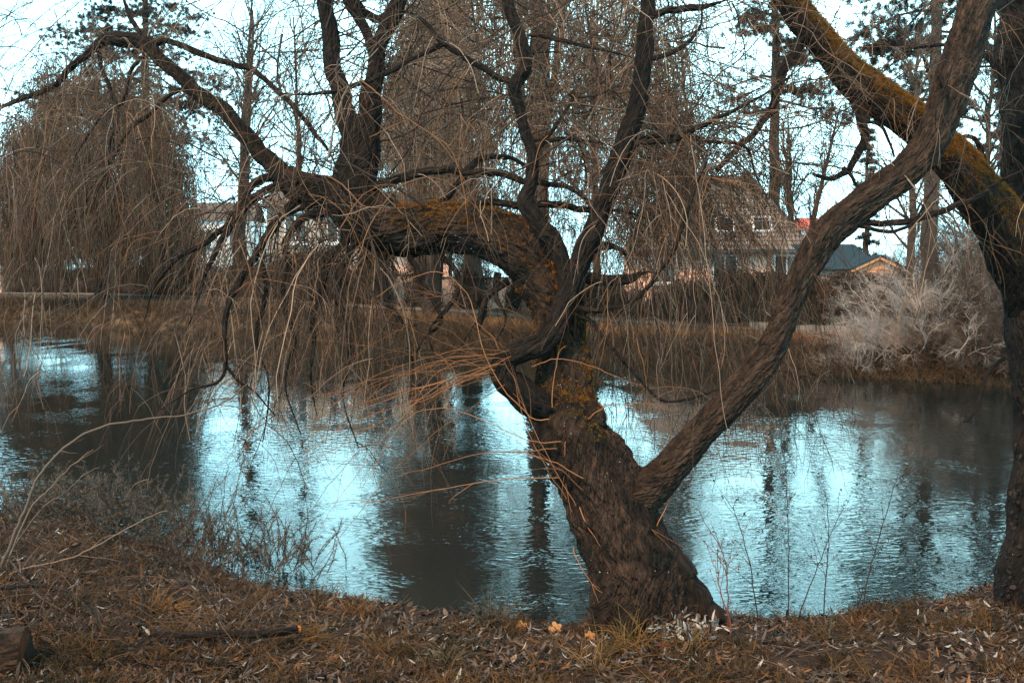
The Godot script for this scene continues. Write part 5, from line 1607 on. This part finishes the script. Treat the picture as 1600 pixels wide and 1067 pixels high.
func stem(called: String, label: String, list: Array, r0: float, r1: float, tone: Color, side: int, buds := false) -> void:
	var l2 := []
	for q in list:
		l2.append([q[0], q[1], q[2], 1])
	var path := smooth(l2, 6)
	var root: Vector3 = path[0][0]
	root.y = near_height(root.x, root.z) - 0.02
	path[0].insert(0, root)
	var o := thing(called, label, "plant", root, "thin stems on the near bank")
	var n: int = path[0].size()
	for k in n:
		path[0][k] += Vector3(rng.randfn(), rng.randfn(), 0) * 0.0025
	var mb := MB.new()
	mb.tube(path[0], taper(n, r0, r1), 6, tone)
	part(o, "stem", mb, mats.twig)
	for k in side:
		var z := rng.randi_range(n / 3, n - 2)
		var dir: Vector3 = (path[0][z + 1] - path[0][z]).normalized()
		var tp := hang(path[0][z], (dir + rnd_dir() * 0.7).normalized(), rng.randf_range(0.06, 0.28), 5, 0.03, 0.12)
		var tw := MB.new()
		tw.tube(tp, taper(6, r1 * 1.1, 0.0008), 4, tone)
		if buds:
			for j in 3:
				var q := tp[rng.randi_range(2, 5)]
				var d := rnd_dir()
				tw.leaf(q, d, d.cross(rnd_dir()).normalized(), rng.randf_range(0.012, 0.026), 0.009, 1.2, 0.7, tone * 1.2)
		part(o, "side_twig", tw, mats.twig)

# ------------------------------------------------------------------ the scene
func make_sky() -> Sky:
	# bright thin overcast with bluer openings, the same all round; linear radiance
	var w := 512
	var h := 256
	var im := Image.create(w, h, false, Image.FORMAT_RGBF)
	var f := FastNoiseLite.new()
	f.seed = 4
	f.frequency = 1.1
	f.fractal_octaves = 4
	for y in h:
		var el := PI * (0.5 - (y + 0.5) / h)
		for x in w:
			var az := TAU * (x + 0.5) / w
			var dir := Vector3(cos(el) * cos(az), sin(el), cos(el) * sin(az))
			var up := clampf(sin(el), 0.0, 1.0)
			var cloud := smoothstep(-0.45, 0.25, f.get_noise_3d(dir.x, dir.y * 2.2, dir.z) - up * 0.4 + 0.1)
			# hazy and bright low down, thinner and bluer overhead
			var high := smoothstep(0.26, 0.8, up)
			var blue := Color(0.56, 1.20, 1.44).lerp(Color(0.10, 0.17, 0.24), high)
			var white := Color(0.76, 1.42, 1.56).lerp(Color(0.30, 0.36, 0.39), high)
			im.set_pixel(x, y, blue.lerp(white, cloud))
	var mat := PanoramaSkyMaterial.new()
	mat.panorama = ImageTexture.create_from_image(im)
	var sky := Sky.new()
	sky.sky_material = mat
	return sky

func _ready() -> void:
	rng.seed = 20231
	lump.seed = 11
	lump.frequency = 0.01
	ridge.seed = 12
	ridge.frequency = 0.01
	ridge.noise_type = FastNoiseLite.TYPE_CELLULAR
	ridge.cellular_return_type = FastNoiseLite.RETURN_DISTANCE2_SUB
	ridge.fractal_type = FastNoiseLite.FRACTAL_NONE
	# camera, sky, sun
	var cam := Camera3D.new()
	cam.name = "camera"
	add_child(cam)
	cam.position = EYE
	cam.rotation = Vector3(-PITCH, 0, 0)
	cam.fov = rad_to_deg(2.0 * atan(533.5 / FOCAL))
	cam.near = 0.05
	cam.far = 2000.0
	var env := Environment.new()
	env.background_mode = Environment.BG_SKY
	env.sky = make_sky()
	env.background_energy_multiplier = 0.60
	env.tonemap_mode = Environment.TONE_MAPPER_LINEAR
	env.tonemap_exposure = 4.8
	env.sdfgi_enabled = true
	env.ssao_enabled = true
	env.ssil_enabled = true
	var we := WorldEnvironment.new()
	we.name = "environment"
	we.environment = env
	add_child(we)
	var sun := DirectionalLight3D.new()
	sun.name = "sun"
	sun.light_color = Color(1.0, 0.82, 0.64)
	sun.light_energy = 0.5
	sun.light_angular_distance = 12.0
	sun.shadow_enabled = true
	add_child(sun)
	sun.rotation_degrees = Vector3(-46, -38, 0)
	make_materials()
	make_small_clumps()
	make_far_clumps()
	build_setting()
	build_houses()
	build_far_bank()
	build_near_ground()
	build_mossy_tree()
	build_leaning_willow()
	build_near_bank()

func sheet(called: String, label: String, category: String, mat: String, points: Callable, na: int, nb: int) -> void:
	var mb := MB.new()
	for j in nb + 1:
		for k in na + 1:
			var p: Vector3 = points.call(float(k) / na, float(j) / nb)
			mb.v.append(p)
			mb.n.append(Vector3.UP)
			mb.u.append(Vector2(p.x, p.z))
			mb.c.append(Color.WHITE)
	var row := na + 1
	for j in nb:
		for k in na:
			var p := j * row + k
			var q := [p, p + row, p + 1, p + 1, p + row, p + row + 1]
			var cr := (mb.v[p + 1] - mb.v[p]).cross(mb.v[p + row] - mb.v[p])
			if cr.y < 0.0:
				q = [p, p + 1, p + row, p + 1, p + row + 1, p + row]
			mb.i.append_array(q)
	for j in nb + 1:
		for k in na + 1:
			var p := j * row + k
			var dx := mb.v[j * row + mini(k + 1, na)] - mb.v[j * row + maxi(k - 1, 0)]
			var dz := mb.v[mini(j + 1, nb) * row + k] - mb.v[maxi(j - 1, 0) * row + k]
			var nn := dx.cross(dz).normalized()
			mb.n[p] = nn if nn.y > 0.0 else -nn
	var o := part(self, called, mb, mats[mat], "structure")
	o.name = called
	tag(o, label, category, "", "structure")

func build_setting() -> void:
	# the pond; its ripples lengthen towards the sheltered far bank
	var mb := MB.new()
	var rows := 160
	for j in rows + 1:
		var z := 4.0 - 174.0 * pow(float(j) / rows, 2.2)
		var away := maxf(-z, 0.0)
		for k in 9:
			mb.v.append(Vector3(lerpf(-190, 70, k / 8.0), 0, z))
			mb.n.append(Vector3.UP)
			mb.u.append(Vector2(mb.v[-1].x, minf(z, 0.0) if away < 7.0 else -7.0 - 7.0 * log(away / 7.0)))
			mb.c.append(Color.WHITE)
	for j in rows:
		for k in 8:
			var p := j * 9 + k
			mb.i.append_array([p, p + 9, p + 1, p + 1, p + 9, p + 10])
	var pond := part(self, "water", mb, mats.water, "structure")
	tag(pond, "dark rippled water of the pond", "water", "", "structure")
	sheet("far_bank_ground", "dry grass slope and gardens of the far bank", "ground", "turf", func(a: float, b: float): return far(lerpf(-40, 150, a), -1.0 + 14.0 * b), 380, 56)
	sheet("far_ground", "flat ground reaching to the horizon", "ground", "turf", func(a: float, b: float):
		var p := FAR_O + FAR_E * lerpf(-900, 1200, a) + FAR_N * (12.0 + 900.0 * b * b)
		p.y = 0.62
		return p, 24, 24)
	sheet("path", "pale gravel path along the far bank", "path", "gravel", func(a: float, b: float):
		var p := far(lerpf(-20, 90, a), lerpf(5.6, 6.5, b))
		p.y += 0.03
		return p, 220, 4)
